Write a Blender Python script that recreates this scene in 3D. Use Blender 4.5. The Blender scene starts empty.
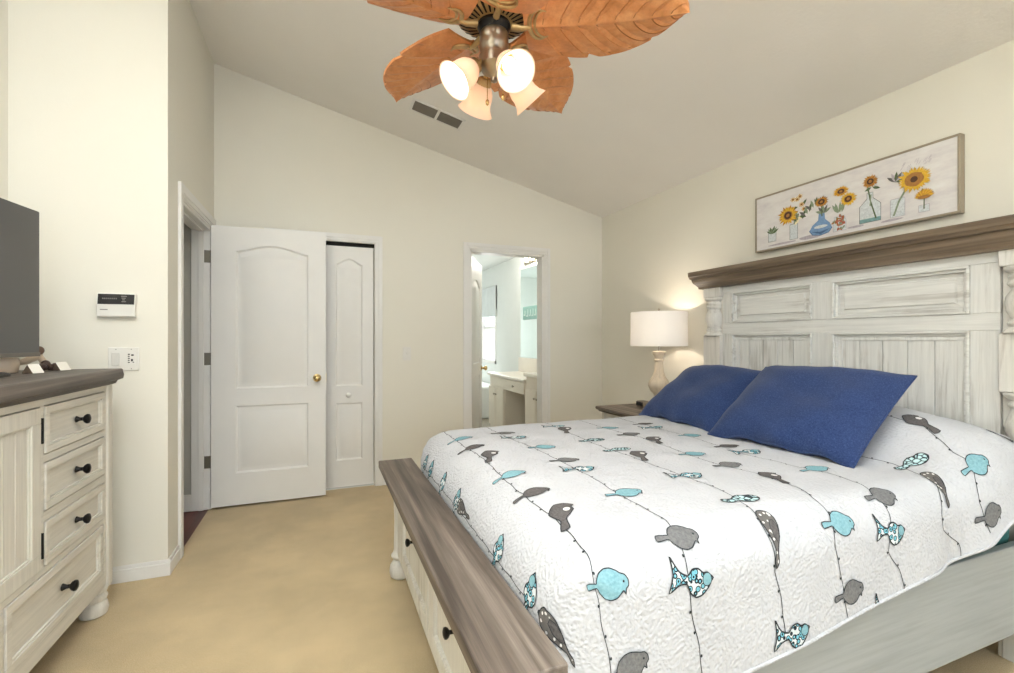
import bpy, bmesh, math, random
from mathutils import Vector, Matrix
from mathutils.geometry import delaunay_2d_cdt
from math import sin, cos, pi, radians as R

SC = bpy.context.scene
COL = SC.collection
random.seed(7)

# ------------------------------------------------------------------ camera, world, light, exposure
cam_data = bpy.data.cameras.new('camera')
cam = bpy.data.objects.new('camera', cam_data); COL.objects.link(cam)
cam.location = (0, 0, 1.25)
cam.rotation_euler = (R(90), 0, R(-21.7))
cam_data.sensor_width = 36
cam_data.lens = 467 / 1014 * 36
cam_data.shift_y = 2.5 / 1014
cam_data.clip_start = .02
SC.camera = cam

world = bpy.data.worlds.new('world'); SC.world = world
world.use_nodes = True
wn = world.node_tree
wn.nodes['Background'].inputs['Color'].default_value = (.86, .93, 1, 1)
wn.nodes['Background'].inputs['Strength'].default_value = 1.6

SC.view_settings.view_transform = 'Standard'
SC.view_settings.look = 'None'
SC.view_settings.gamma = 1
SC.view_settings.use_curve_mapping = False
SC.view_settings.exposure = .06


def lamp(name, kind, loc, energy, color=(1, 1, 1), rot=None, size=None, size_y=None, radius=None):
    d = bpy.data.lights.new(name, kind); d.energy = energy; d.color = color
    if kind == 'AREA':
        d.shape = 'RECTANGLE'; d.size = size; d.size_y = size_y or size
    elif radius is not None:
        d.shadow_soft_size = radius
    o = bpy.data.objects.new(name, d); COL.objects.link(o); o.location = loc
    if rot: o.rotation_euler = rot
    return o


# daylight coming in through the wide window behind the camera, and through the bathroom window
lamp('window_daylight', 'AREA', (.75, -4.56, 1.35), 62, (.72, .86, 1), (R(90), 0, 0), 3.4, 2.1)
lamp('side_window_daylight', 'AREA', (2.66, -1.2, 1.5), 8, (.88, .94, 1), (0, R(90), 0), 1.5, 1.6)
lamp('bath_window_daylight', 'AREA', (2.66, 7.57, 1.35), 26, (.93, .97, 1), (0, R(90), 0), .9, .7)

# added fill spot, no real lamp; bounces off the ceiling to brighten the far walls
fill_spot = lamp('bounce_fill', 'SPOT', (.0, -.06, 1.40), 1450, (.85, .935, 1), (R(180 - 4), R(-8), 0), radius=.05)
fill_spot.data.spot_size = R(104); fill_spot.data.spot_blend = 1

# ------------------------------------------------------------------ helpers
OFF = {}


def tag(o, label, cat, group=None, kind=None):
    if label: o['label'] = label
    if cat: o['category'] = cat
    if group: o['group'] = group
    if kind: o['kind'] = kind
    return o


def thing(name, label, cat, loc=(0, 0, 0), rot=(0, 0, 0), group=None, kind=None):
    o = bpy.data.objects.new(name, None); COL.objects.link(o)
    o.empty_display_size = .05
    o.location = loc; o.rotation_euler = rot
    OFF[o.name] = Vector(loc)
    return tag(o, label, cat, group, kind)


class MB:
    """collects shapes and links them as ONE mesh object"""
    def __init__(s): s.v = []; s.f = []; s.m = []

    def add(s, vs, fs, mi=0):
        n = len(s.v); s.v += [tuple(v) for v in vs]
        for f in fs:
            s.f.append([i + n for i in f]); s.m.append(mi)
        return s

    def box(s, x0, x1, y0, y1, z0, z1, mi=0):
        vs = [(x, y, z) for z in (z0, z1) for x, y in ((x0, y0), (x1, y0), (x1, y1), (x0, y1))]
        return s.add(vs, [(3, 2, 1, 0), (4, 5, 6, 7), (0, 1, 5, 4), (1, 2, 6, 5), (2, 3, 7, 6), (3, 0, 4, 7)], mi)

    def loft(s, rings, mi=0, caps=(True, True), closed=True):
        k = len(rings[0]); vs = [p for r in rings for p in r]; fs = []
        for i in range(len(rings) - 1):
            for j in range(k if closed else k - 1):
                a = i * k + j; b = i * k + (j + 1) % k
                fs.append((a, b, b + k, a + k))
        if caps[0]: fs.append(tuple(reversed(range(k))))
        if caps[1]: fs.append(tuple(range((len(rings) - 1) * k, len(rings) * k)))
        return s.add(vs, fs, mi)

    def lathe(s, prof, c=(0, 0, 0), n=24, mi=0, axis=(0, 0, 1), caps=(True, True)):
        ax = Vector(axis).normalized()
        q = Vector((0, 0, 1)).rotation_difference(ax)
        c = Vector(c)
        rings = [[c + q @ Vector((r * cos(2 * pi * j / n), r * sin(2 * pi * j / n), z)) for j in range(n)] for r, z in prof]
        return s.loft(rings, mi, caps)

    def tube(s, path, r, n=8, mi=0, caps=(True, True)):
        P = [Vector(p) for p in path]
        rr = r if isinstance(r, (list, tuple)) else [r] * len(P)
        rings = []; up = None
        for i, p in enumerate(P):
            t = (P[min(i + 1, len(P) - 1)] - P[max(i - 1, 0)]).normalized()
            if up is None:
                up = t.orthogonal().normalized()
            up = (up - t * up.dot(t)).normalized()
            b = t.cross(up)
            rings.append([p + (up * cos(2 * pi * j / n) + b * sin(2 * pi * j / n)) * rr[i] for j in range(n)])
        return s.loft(rings, mi, caps)

    def ball(s, c, r, sc=(1, 1, 1), n=16, m=10, mi=0):
        c = Vector(c); rings = []
        for i in range(m + 1):
            a = -pi / 2 + pi * i / m
            rad = max(cos(a), .02)
            rings.append([c + Vector((r * sc[0] * rad * cos(2 * pi * j / n), r * sc[1] * rad * sin(2 * pi * j / n), r * sc[2] * sin(a))) for j in range(n)])
        return s.loft(rings, mi)

    def prism(s, poly, fn, h, mi=0):
        """poly of 2-D points, fn(a, b, t) -> 3-D, t in 0..h"""
        k = len(poly)
        vs = [fn(a, b, 0) for a, b in poly] + [fn(a, b, h) for a, b in poly]
        fs = [tuple(reversed(range(k))), tuple(range(k, 2 * k))] + [(i, (i + 1) % k, (i + 1) % k + k, i + k) for i in range(k)]
        return s.add(vs, fs, mi)

    def grid(s, fn, nu, nv, mi=0, wrap=False):
        vs = [fn(i / nu, j / nv) for i in range(nu + 1) for j in range(nv + 1)]
        fs = [(i * (nv + 1) + j, (i + 1) * (nv + 1) + j, (i + 1) * (nv + 1) + j + 1, i * (nv + 1) + j + 1) for i in range(nu) for j in range(nv)]
        return s.add(vs, fs, mi)

    def build(s, name, mats, parent=None, loc=(0, 0, 0), rot=(0, 0, 0), local=False, smooth=None, bevel=0, seg=2, fix=True, weld=False, label=None):
        off = OFF[parent.name] if parent is not None else Vector(loc)
        if local: off_v = Vector((0, 0, 0))
        else: off_v = off
        me = bpy.data.meshes.new(name)
        me.from_pydata([tuple(Vector(v) - off_v) for v in s.v], [], s.f)
        if not isinstance(mats, (list, tuple)): mats = [mats]
        for m in mats: me.materials.append(m)
        me.polygons.foreach_set('material_index', s.m)
        if fix or weld:
            bm = bmesh.new(); bm.from_mesh(me)
            if weld: bmesh.ops.remove_doubles(bm, verts=bm.verts, dist=1e-5)
            if fix: bmesh.ops.recalc_face_normals(bm, faces=bm.faces)
            bm.to_mesh(me); bm.free()
        if smooth is not None:
            me.polygons.foreach_set('use_smooth', [True] * len(me.polygons))
            if smooth < 179: me.set_sharp_from_angle(angle=R(smooth))
        me.update()
        o = bpy.data.objects.new(name, me); COL.objects.link(o)
        if parent is not None: o.parent = parent
        else:
            o.location = loc; o.rotation_euler = rot
        OFF[o.name] = off
        if bevel:
            b = o.modifiers.new('bevel', 'BEVEL'); b.width = bevel; b.segments = seg; b.limit_method = 'ANGLE'; b.angle_limit = R(35)
        if label: o['label'] = label
        return o


def box(name, mats, x0, x1, y0, y1, z0, z1, parent=None, bevel=0, **k):
    return MB().box(x0, x1, y0, y1, z0, z1).build(name, mats, parent, bevel=bevel, **k)


def struct(o):
    o['kind'] = 'structure'; return o


def copy_tree(o, parent=None):
    c = o.copy(); COL.objects.link(c)
    if parent is not None: c.parent = parent
    OFF[c.name] = OFF[o.name]
    for ch in list(o.children): copy_tree(ch, c)
    return c


# ------------------------------------------------------------------ materials
def lin(h):
    h = h.lstrip('#'); c = [int(h[i:i + 2], 16) / 255 for i in (0, 2, 4)]
    return tuple(x / 12.92 if x <= .04045 else ((x + .055) / 1.055) ** 2.4 for x in c) + (1,)


def newmat(name):
    m = bpy.data.materials.new(name); m.use_nodes = True
    nt = m.node_tree; b = nt.nodes['Principled BSDF']
    return m, nt, b


def N(nt, kind, **k):
    n = nt.nodes.new(kind)
    for a, v in k.items():
        if a.startswith('i_'): n.inputs[a[2:].replace('_', ' ')].default_value = v
        else: setattr(n, a, v)
    return n


def ramp(nt, fac, stops):
    r = nt.nodes.new('ShaderNodeValToRGB'); e = r.color_ramp.elements
    while len(e) < len(stops): e.new(.5)
    for el, (p, c) in zip(e, stops):
        el.position = p; el.color = c
    nt.links.new(fac, r.inputs['Fac']); return r.outputs['Color']


def coords(nt, scale=(1, 1, 1), rot=(0, 0, 0)):
    tc = nt.nodes.new('ShaderNodeTexCoord'); mp = nt.nodes.new('ShaderNodeMapping')
    mp.inputs['Scale'].default_value = scale; mp.inputs['Rotation'].default_value = rot
    nt.links.new(tc.outputs['Object'], mp.inputs['Vector']); return mp.outputs['Vector']


def noise(nt, vec, scale, detail=4, rough=.5, dist=0):
    n = nt.nodes.new('ShaderNodeTexNoise'); n.inputs['Scale'].default_value = scale
    n.inputs['Detail'].default_value = detail; n.inputs['Roughness'].default_value = rough; n.inputs['Distortion'].default_value = dist
    if vec: nt.links.new(vec, n.inputs['Vector'])
    return n.outputs['Fac']


def bump(nt, b, height, strength, dist=.01):
    n = nt.nodes.new('ShaderNodeBump'); n.inputs['Strength'].default_value = strength; n.inputs['Distance'].default_value = dist
    nt.links.new(height, n.inputs['Height']); nt.links.new(n.outputs['Normal'], b.inputs['Normal'])


def mix(nt, fac, a, b_, mode='MIX'):
    n = nt.nodes.new('ShaderNodeMix'); n.data_type = 'RGBA'; n.blend_type = mode
    for sock, val in ((n.inputs[0], fac), (n.inputs[6], a), (n.inputs[7], b_)):
        if hasattr(val, 'links'): nt.links.new(val, sock)
        else: sock.default_value = val
    return n.outputs[2]


def plain(name, col, rough=.5, metal=0., var=.04, nscale=8, bstr=0, bscale=60, spec=.5):
    m, nt, b = newmat(name)
    c = lin(col)
    v = coords(nt)
    f = noise(nt, v, nscale, 3)
    lo = tuple(max(0, x * (1 - var)) for x in c[:3]) + (1,); hi = tuple(min(1, x * (1 + var)) for x in c[:3]) + (1,)
    nt.links.new(ramp(nt, f, [(.3, lo), (.7, hi)]), b.inputs['Base Color'])
    b.inputs['Roughness'].default_value = rough; b.inputs['Metallic'].default_value = metal
    b.inputs['Specular IOR Level'].default_value = spec
    if bstr: bump(nt, b, noise(nt, v, bscale, 3), bstr, .004)
    return m


def wood(name, cols, axis=1, stretch=.06, scale=14, rough=.5, bstr=.25, plank=None):
    """weathered wood: grain runs along axis"""
    m, nt, b = newmat(name)
    sc = [1, 1, 1]; sc[axis] = stretch
    v = coords(nt, sc)
    g1 = noise(nt, v, scale, 8, .62, .6)
    g2 = noise(nt, v, scale * 5, 4, .6, .2)
    c = ramp(nt, g1, [(.36, lin(cols[0])), (.5, lin(cols[1])), (.64, lin(cols[2]))])
    d = ramp(nt, g2, [(.3, (.72, .72, .72, 1)), (.6, (1, 1, 1, 1))])
    nt.links.new(mix(nt, .8, c, d, 'MULTIPLY'), b.inputs['Base Color'])
    b.inputs['Roughness'].default_value = rough
    bump(nt, b, g2, bstr, .003)
    return m


def washed(name, base='#ddd8cf', wear='#8d8377', axis=2, amount=.5, rough=.6, stretch=.05, fine=.6):
    """white paint rubbed through along the grain"""
    m, nt, b = newmat(name)
    sc = [1, 1, 1]; sc[axis] = stretch
    v = coords(nt, sc)
    big = noise(nt, coords(nt), 3.5, 3)
    g = noise(nt, v, 24, 8, .68, .4)
    s = N(nt, 'ShaderNodeMath', operation='MULTIPLY_ADD'); nt.links.new(big, s.inputs[0]); s.inputs[1].default_value = .35; nt.links.new(g, s.inputs[2])
    t = .80 - .1 * amount
    wearmask = ramp(nt, s.outputs[0], [(t - .05, (0, 0, 0, 1)), (t + .07, (1, 1, 1, 1))])
    g2 = noise(nt, v, 70, 5, .6)
    bc = ramp(nt, g2, [(.3, tuple(x * .86 for x in lin(base)[:3]) + (1,)), (.62, lin(base))])
    mx = N(nt, 'ShaderNodeMath', operation='MULTIPLY'); nt.links.new(wearmask, mx.inputs[0]); mx.inputs[1].default_value = fine
    nt.links.new(mix(nt, mx.outputs[0], bc, lin(wear)), b.inputs['Base Color'])
    b.inputs['Roughness'].default_value = rough
    bump(nt, b, g, .22, .003)
    return m


M = {}
M['wall'] = plain('wall_paint', '#ebe6d9', .85, var=.008, nscale=2, bstr=.06, bscale=160, spec=.2)
M['ceiling'] = plain('ceiling_paint', '#f3efe9', .9, var=.01, nscale=3, bstr=.25, bscale=70, spec=.15)
M['white'] = plain('white_gloss_paint', '#ece9e4', .42, var=.01, spec=.4)
M['bathwall'] = plain('bathroom_paint', '#e9ece8', .8, var=.01, spec=.2)
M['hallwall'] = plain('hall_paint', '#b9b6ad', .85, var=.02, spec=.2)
M['brass'] = plain('brass', '#dcc188', .2, 1, var=.05)
M['bronze'] = plain('antique_bronze', '#bda274', .42, .85, var=.15, nscale=40)
M['nickel'] = plain('brushed_nickel', '#a79c8c', .3, 1, var=.08, nscale=30)
M['hinge'] = plain('satin_nickel', '#8a8478', .4, 1, var=.05)
M['black'] = plain('black_bronze', '#1b1817', .4, .6, var=.1)
M['dark'] = plain('dark_gap', '#15130f', .9)
M['plastic'] = plain('white_plastic', '#e8e4dc', .4, var=.01)
M['black_plastic'] = plain('black_plastic', '#231f1f', .35, var=.03)
M['grey_print'] = plain('grey_print', '#8f8a86', .6, var=.02)
M['weather'] = wood('weathered_brown_wood', ('#463c35', '#70645a', '#968a7f'), 1, .035, 17, .5)
M['weatherx'] = wood('weathered_grey_wood', ('#4a433e', '#645b54', '#7d736b'), 1, .035, 17, .5)
M['cornice'] = wood('cornice_wood', ('#55463a', '#74634f', '#8e7c69'), 1, .03, 20, .5)
M['washed_z'] = washed('washed_white_upright', base='#e1e0dc', axis=2, amount=.42, fine=.42)
M['washed_y'] = washed('washed_white_level', base='#e1e0dc', axis=1, amount=.36, fine=.42)
M['washed_turn'] = washed('washed_white_turned', base='#e0dcd5', axis=2, amount=.2, fine=.4)
M['chest_z'] = washed('cream_paint_upright', base='#e0dbd0', wear='#a89d8c', axis=2, amount=.3, fine=.3)
M['chest_y'] = washed('cream_paint_level', base='#e0dbd0', wear='#a89d8c', axis=1, amount=.3, fine=.3)
M['rail'] = washed('rail_white', base='#a8acac', wear='#929490', axis=0, amount=.1, fine=.3)
M['bench'] = washed('bench_white', base='#e2dfd8', wear='#a59c8e', axis=2, amount=.2, fine=.5)


def carpet_mat():
    m, nt, b = newmat('beige_carpet')
    v = coords(nt)
    f = noise(nt, v, 260, 3, .7); g = noise(nt, v, 2.3, 4, .6)
    c1 = ramp(nt, f, [(.3, lin('#c7ad82')), (.7, lin('#e7d1a9'))])
    c2 = ramp(nt, g, [(.35, (.80, .80, .80, 1)), (.65, (1, 1, 1, 1))])
    nt.links.new(mix(nt, .9, c1, c2, 'MULTIPLY'), b.inputs['Base Color'])
    b.inputs['Roughness'].default_value = 1; b.inputs['Specular IOR Level'].default_value = .05
    b.inputs['Sheen Weight'].default_value = .2
    mt = N(nt, 'ShaderNodeMath', operation='MULTIPLY_ADD'); nt.links.new(noise(nt, v, 14, 3), mt.inputs[0]); mt.inputs[1].default_value = 1.2; nt.links.new(f, mt.inputs[2])
    bump(nt, b, mt.outputs[0], .55, .008)
    return m


M['carpet'] = carpet_mat()
M['hallfloor'] = wood('red_hardwood', ('#4a2018', '#6b2f24', '#7d3d2e'), 1, .05, 10, .3)


def quilt_mat():
    m, nt, b = newmat('white_quilt')
    v = coords(nt)
    vo = N(nt, 'ShaderNodeTexVoronoi', feature='SMOOTH_F1'); vo.inputs['Scale'].default_value = 112
    wv = noise(nt, v, 9, 2)
    mp = N(nt, 'ShaderNodeVectorMath', operation='ADD'); nt.links.new(v, mp.inputs[0])
    sc_ = N(nt, 'ShaderNodeVectorMath', operation='SCALE'); nt.links.new(wv, sc_.inputs[0]); sc_.inputs['Scale'].default_value = .05
    nt.links.new(sc_.outputs[0], mp.inputs[1]); nt.links.new(mp.outputs[0], vo.inputs['Vector'])
    nt.links.new(ramp(nt, noise(nt, v, 5, 2), [(.3, lin('#c8c9ce')), (.7, lin('#d0d1d6'))]), b.inputs['Base Color'])
    b.inputs['Roughness'].default_value = .9; b.inputs['Specular IOR Level'].default_value = .1
    mt = N(nt, 'ShaderNodeMath', operation='MULTIPLY_ADD'); nt.links.new(noise(nt, v, 85, 2), mt.inputs[0]); mt.inputs[1].default_value = .5; nt.links.new(vo.outputs['Distance'], mt.inputs[2])
    bump(nt, b, mt.outputs[0], .55, .006)
    return m


def patch_mat(name, cols, kind):
    m, nt, b = newmat(name)
    v = coords(nt)
    if kind == 'plain':
        c = ramp(nt, noise(nt, v, 150, 3), [(.3, lin(cols[0])), (.7, lin(cols[1]))])
    elif kind == 'floral':
        vo = N(nt, 'ShaderNodeTexVoronoi', feature='F1'); vo.inputs['Scale'].default_value = 68; nt.links.new(v, vo.inputs['Vector'])
        c = ramp(nt, vo.outputs['Distance'], [(.0, lin('#2f4048')), (.16, lin('#2f4048')), (.2, lin('#7fc4d6')), (.38, lin('#86bfd0')), (.40, lin('#27343c')), (.54, lin('#2b3940')), (.56, lin('#dfe6e8'))])
        c.node.color_ramp.interpolation = 'CONSTANT'
    elif kind == 'net':
        vo = N(nt, 'ShaderNodeTexVoronoi', feature='DISTANCE_TO_EDGE'); vo.inputs['Scale'].default_value = 62; nt.links.new(v, vo.inputs['Vector'])
        c = ramp(nt, vo.outputs['Distance'], [(.0, lin('#39454b')), (.09, lin('#39454b')), (.12, lin('#bfe0e4')), (.5, lin('#d8eef0'))])
    else:
        vo = N(nt, 'ShaderNodeTexVoronoi', feature='F1'); vo.inputs['Scale'].default_value = 42; vo.inputs['Randomness'].default_value = .6; nt.links.new(v, vo.inputs['Vector'])
        c = ramp(nt, vo.outputs['Distance'], [(.0, lin('#e6e4e0')), (.2, lin('#e6e4e0')), (.24, lin(cols[0])), (1, lin(cols[1]))])
    nt.links.new(c, b.inputs['Base Color'])
    b.inputs['Roughness'].default_value = .9; b.inputs['Specular IOR Level'].default_value = .1
    bump(nt, b, noise(nt, v, 60, 3), .4, .006)
    return m


M['quilt'] = quilt_mat()
M['p_teal'] = patch_mat('teal_patch', ('#7ba9b5', '#94bfc9'), 'plain')
M['p_grey'] = patch_mat('grey_patch', ('#6f6f71', '#868686'), 'plain')
M['p_dark'] = patch_mat('charcoal_patch', ('#5c5858', '#716d6d'), 'plain')
M['p_floral'] = patch_mat('floral_patch', None, 'floral')
M['p_net'] = patch_mat('net_patch', None, 'net')
M['p_dots'] = patch_mat('dotted_patch', ('#76726f', '#6b6765'), 'dots')
M['p_line'] = patch_mat('dark_thread', ('#35383c', '#42464a'), 'plain')
M['p_white'] = patch_mat('white_patch', ('#e8e6e4', '#f0eeec'), 'plain')


def pillow_mat():
    m, nt, b = newmat('blue_woven_cotton')
    v = coords(nt)
    c = ramp(nt, noise(nt, v, 190, 5, .75), [(.3, lin('#21315a')), (.5, lin('#2d406d')), (.72, lin('#4c608c'))])
    d = ramp(nt, noise(nt, v, 16, 3), [(.3, (.86, .86, .86, 1)), (.7, (1, 1, 1, 1))])
    nt.links.new(mix(nt, .8, c, d, 'MULTIPLY'), b.inputs['Base Color'])
    b.inputs['Roughness'].default_value = .85; b.inputs['Specular IOR Level'].default_value = .15
    b.inputs['Sheen Weight'].default_value = .15
    bump(nt, b, noise(nt, v, 9, 4), .35, .012)
    return m


M['pillow'] = pillow_mat()
M['teal_sheet'] = plain('teal_sheet', '#2f6f70', .85, var=.08)


def leaf_mat():
    m, nt, b = newmat('carved_leaf_wood')
    v = coords(nt)
    g = noise(nt, v, 12, 5, .6, .8); g2 = noise(nt, v, 90, 4, .6)
    c = ramp(nt, g, [(.28, lin('#c07d45')), (.5, lin('#d68f57')), (.72, lin('#e2a36d'))])
    d = ramp(nt, g2, [(.3, (.85, .82, .8, 1)), (.62, (1, 1, 1, 1))])
    nt.links.new(mix(nt, .8, c, d, 'MULTIPLY'), b.inputs['Base Color'])
    b.inputs['Roughness'].default_value = .42
    return m


M['leaf'] = leaf_mat()
M['vein'] = plain('dark_vein', '#ab6c3c', .5, var=.1)


def glow_mat(name, col, strength, base='#fff3e2', trans=.6):
    m, nt, b = newmat(name)
    b.inputs['Base Color'].default_value = lin(base)
    b.inputs['Roughness'].default_value = .5
    b.inputs['Emission Color'].default_value = lin(col)
    b.inputs['Emission Strength'].default_value = strength
    tr = N(nt, 'ShaderNodeBsdfTranslucent'); tr.inputs['Color'].default_value = lin(base)
    mx = N(nt, 'ShaderNodeMixShader'); mx.inputs[0].default_value = trans
    out = nt.nodes['Material Output']
    nt.links.new(b.outputs[0], mx.inputs[1]); nt.links.new(tr.outputs[0], mx.inputs[2]); nt.links.new(mx.outputs[0], out.inputs['Surface'])
    return m


M['glass_shade'] = glow_mat('frosted_glass_shade', '#ffe2c6', .2, '#ecd7c2', .26)
M['bulb'] = glow_mat('lit_bulb', '#fff1d8', 3, trans=.1)
M['linen'] = glow_mat('white_linen_shade', '#fff8f0', .10, '#efece8', .3)


def screen_mat():
    m, nt, b = newmat('dark_screen')
    b.inputs['Base Color'].default_value = lin('#3a3a3a'); b.inputs['Roughness'].default_value = .28
    nt.links.new(ramp(nt, noise(nt, coords(nt), 2, 2), [(.3, lin('#525150')), (.7, lin('#5a5957'))]), b.inputs['Base Color'])
    return m


M['screen'] = screen_mat()
M['tv_frame'] = plain('dark_metal_frame', '#3b3836', .4, .4)
M['mirror'] = plain('mirror_glass', '#dfe8e4', .03, 1, var=.005)
M['pane'] = glow_mat('bright_daylight_pane', '#eaf4ff', .75, '#ffffff', .3)
M['tile'] = plain('bath_tile', '#a7a090', .4, var=.08)
M['counter'] = plain('cream_countertop', '#ece4d6', .3, var=.03)
M['vanity'] = plain('vanity_paint', '#e6dccb', .5, var=.015)

# ------------------------------------------------------------------ room shell
XL, XR, YB, YR = -1.395, 2.687, 4.107, -4.6
XN = -.755                     # wall with the entry door
YN = 2.965                     # short wall with the keypad


def ceil_z(x): return 2.5 + .2436 * (XR - x)


WALLT = .12
o = MB().prism([(XL, YR), (XR, YR), (XR, YB + .03), (XN - .012, YB + .03), (XN - .012, YN + .05), (XL, YN + .05)], lambda a, b, t: (a, b, t - .05), .05).build('floor', M['carpet'])
struct(o)
o = MB().box(-2.5, XN - .012, YN + .05, 4.6, -.05, -.004).build('floor_hall', M['hallfloor']); struct(o)
o = MB().box(.9, XR + .2, YB + .03, 8.6, -.05, -.004).build('floor_bathroom', M['tile']); struct(o)
# sloped ceiling
o = MB().prism([(XL - .2, ceil_z(XL - .2)), (XR + .12, ceil_z(XR + .12)), (XR + .12, ceil_z(XR + .12) + .1), (XL - .2, ceil_z(XL - .2) + .1)],
               lambda a, b, t: (a, YR - .12 + t, b), YB + .12 - YR + .12).build('ceiling', M['ceiling']); struct(o)


def wall_xz(name, mat, y0, y1, segs, xa=None):
    """wall facing -Y made of [x0, x1, z0, z1 or None for the ceiling slope]"""
    mb = MB()
    for x0, x1, z0, z1 in segs:
        za = ceil_z(x0) if z1 is None else z1; zb = ceil_z(x1) if z1 is None else z1
        mb.prism([(x0, z0), (x1, z0), (x1, zb), (x0, za)], lambda a, b, t: (a, y0 + t, b), y1 - y0)
    return struct(mb.build(name, mat))


CX0, CX1, CZ = -.35, .422, 2.058           # closet opening
BX0, BX1, BZ = 1.269, 2.022, 2.07          # bathroom opening
wall_xz('wall_back', M['wall'], YB, YB + WALLT, [(XN - WALLT, CX0, 0, None), (CX0, CX1, CZ, None), (CX1, BX0, 0, None), (BX0, BX1, BZ, None), (BX1, XR, 0, None)])
wall_xz('wall_nook', M['wall'], YN, YN + WALLT, [(XL, XN, 0, None)])
# wall holding the entry door (faces +X)
DY0, DY1, DZ = 3.235, 4.005, 2.062
mb = MB()
for y0, y1, z0 in ((YN + WALLT, DY0, 0), (DY0, DY1, DZ), (DY1, YB, 0)):
    mb.prism([(XN - WALLT, z0), (XN, z0), (XN, ceil_z(XN)), (XN - WALLT, ceil_z(XN - WALLT))], lambda a, b, t: (a, y0 + t, b), y1 - y0)
struct(mb.build('wall_entry', M['wall']))
struct(MB().prism([(XL - WALLT, 0), (XL, 0), (XL, ceil_z(XL)), (XL - WALLT, ceil_z(XL - WALLT))], lambda a, b, t: (a, YR + t, b), YN + WALLT - YR).build('wall_left', M['wall']))
mb = MB()
for y0, y1, z0, z1 in ((YR, -1.95, 0, 2.5), (-1.95, -.45, 0, .7), (-1.95, -.45, 2.3, 2.5), (-.45, 7.2, 0, 2.5), (7.2, 7.95, 0, .84), (7.2, 7.95, 2.1, 2.5), (7.95, 8.5, 0, 2.5)):
    zz = ceil_z(XR) if y1 < 5 else 2.46
    mb.box(XR, XR + WALLT, y0, y1, z0, min(z1, 2.5))
struct(mb.build('wall_right', M['wall']))
# rear wall with its wide window (behind the camera)
wall_xz('wall_rear', M['wall'], YR - WALLT, YR, [(XL - WALLT, -.95, 0, None), (-.95, 2.45, 0, .3), (-.95, 2.45, 2.4, None), (2.45, XR + WALLT, 0, None)])
w = thing('window_1', None, None, (.75, YR - .05, .3), kind='structure')
mb = MB()
for x in (-.95, .16, 1.3, 2.4): mb.box(x, x + .05, YR - .09, YR - .03, .3, 2.4)
for z in (.3, 2.35): mb.box(-.95, 2.45, YR - .09, YR - .03, z, z + .05)
mb.build('window_frame', M['white'], w)
w = thing('window_2', None, None, (XR + .06, -1.2, .7), kind='structure')
mb = MB()
for y in (-1.95, -1.22, -.5): mb.box(XR + .03, XR + .09, y, y + .05, .7, 2.3)
for z in (.7, 2.25): mb.box(XR + .03, XR + .09, -1.95, -.45, z, z + .05)
mb.build('window_frame', M['white'], w)

# closet interior, hall and bathroom shells
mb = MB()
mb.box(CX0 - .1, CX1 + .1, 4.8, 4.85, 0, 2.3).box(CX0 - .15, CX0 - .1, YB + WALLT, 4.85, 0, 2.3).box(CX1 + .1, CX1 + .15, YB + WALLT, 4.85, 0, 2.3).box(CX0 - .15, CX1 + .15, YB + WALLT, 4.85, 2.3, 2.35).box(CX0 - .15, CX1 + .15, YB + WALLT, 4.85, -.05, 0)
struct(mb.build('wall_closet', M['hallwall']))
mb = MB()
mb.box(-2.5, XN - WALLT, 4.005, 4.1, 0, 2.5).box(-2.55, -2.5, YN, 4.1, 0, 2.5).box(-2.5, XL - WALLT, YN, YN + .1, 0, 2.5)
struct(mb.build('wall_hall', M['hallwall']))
struct(MB().box(-2.55, XN - WALLT, YN + WALLT, 4.1, 2.5, 2.55).build('ceiling_hall', M['ceiling']))
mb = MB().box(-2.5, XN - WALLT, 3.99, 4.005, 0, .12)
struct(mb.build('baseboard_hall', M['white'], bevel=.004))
mb = MB()
mb.box(.9, .95, YB + WALLT, 8.5, 0, 2.46).box(.9, XR + .12, 8.4, 8.5, 0, 2.46)
struct(mb.build('wall_bathroom', M['bathwall']))
struct(MB().box(.9, XR + .12, YB + WALLT, 8.5, 2.46, 2.5).build('ceiling_bathroom', M['bathwall']))
# the bathroom side of the long right wall carries its own pale paint
mb = MB()
for y0, y1, z0, z1 in ((YB + WALLT, 7.2, 0, 2.46), (7.2, 7.95, 0, .84), (7.2, 7.95, 2.1, 2.46), (7.95, 8.4, 0, 2.46)):
    mb.box(XR - .012, XR, y0, y1, z0, z1)
struct(mb.build('wall_vanity', M['bathwall']))


# ------------------------------------------------------------------ trim
def board(mb, x0, x1, y0, y1, h, t, side):
    """baseboard with a stepped top, lying along x or y"""
    mb.box(x0, x1, y0, y1, 0, h * .78)
    if side == '-y': mb.box(x0, x1, y0 + t * .45, y1, h * .78, h)
    elif side == '+x': mb.box(x0, x1 - t * .45, y0, y1, h * .78, h)
    elif side == '-x': mb.box(x0 + t * .45, x1, y0, y1, h * .78, h)


mb = MB(); board(mb, XL, XN + .014, YN - .014, YN, .085, .014, '-y'); struct(mb.build('baseboard_nook', M['white'], bevel=.003))
mb = MB(); board(mb, XN, XN + .014, YN, 3.15, .085, .014, '+x'); struct(mb.build('baseboard_entry', M['white'], bevel=.003))
mb = MB(); board(mb, .49, 1.19, YB - .014, YB, .085, .014, '-y'); board(mb, 2.1, XR, YB - .014, YB, .085, .014, '-y'); struct(mb.build('baseboard_back', M['white'], bevel=.003))
mb = MB(); board(mb, XR - .014, XR, YR, YB - .014, .085, .014, '-x'); struct(mb.build('baseboard_right', M['white'], bevel=.003))
mb = MB(); board(mb, XL, XL + .014, YR, YN - .014, .085, .014, '+x'); struct(mb.build('baseboard_left', M['white'], bevel=.003))


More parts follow.
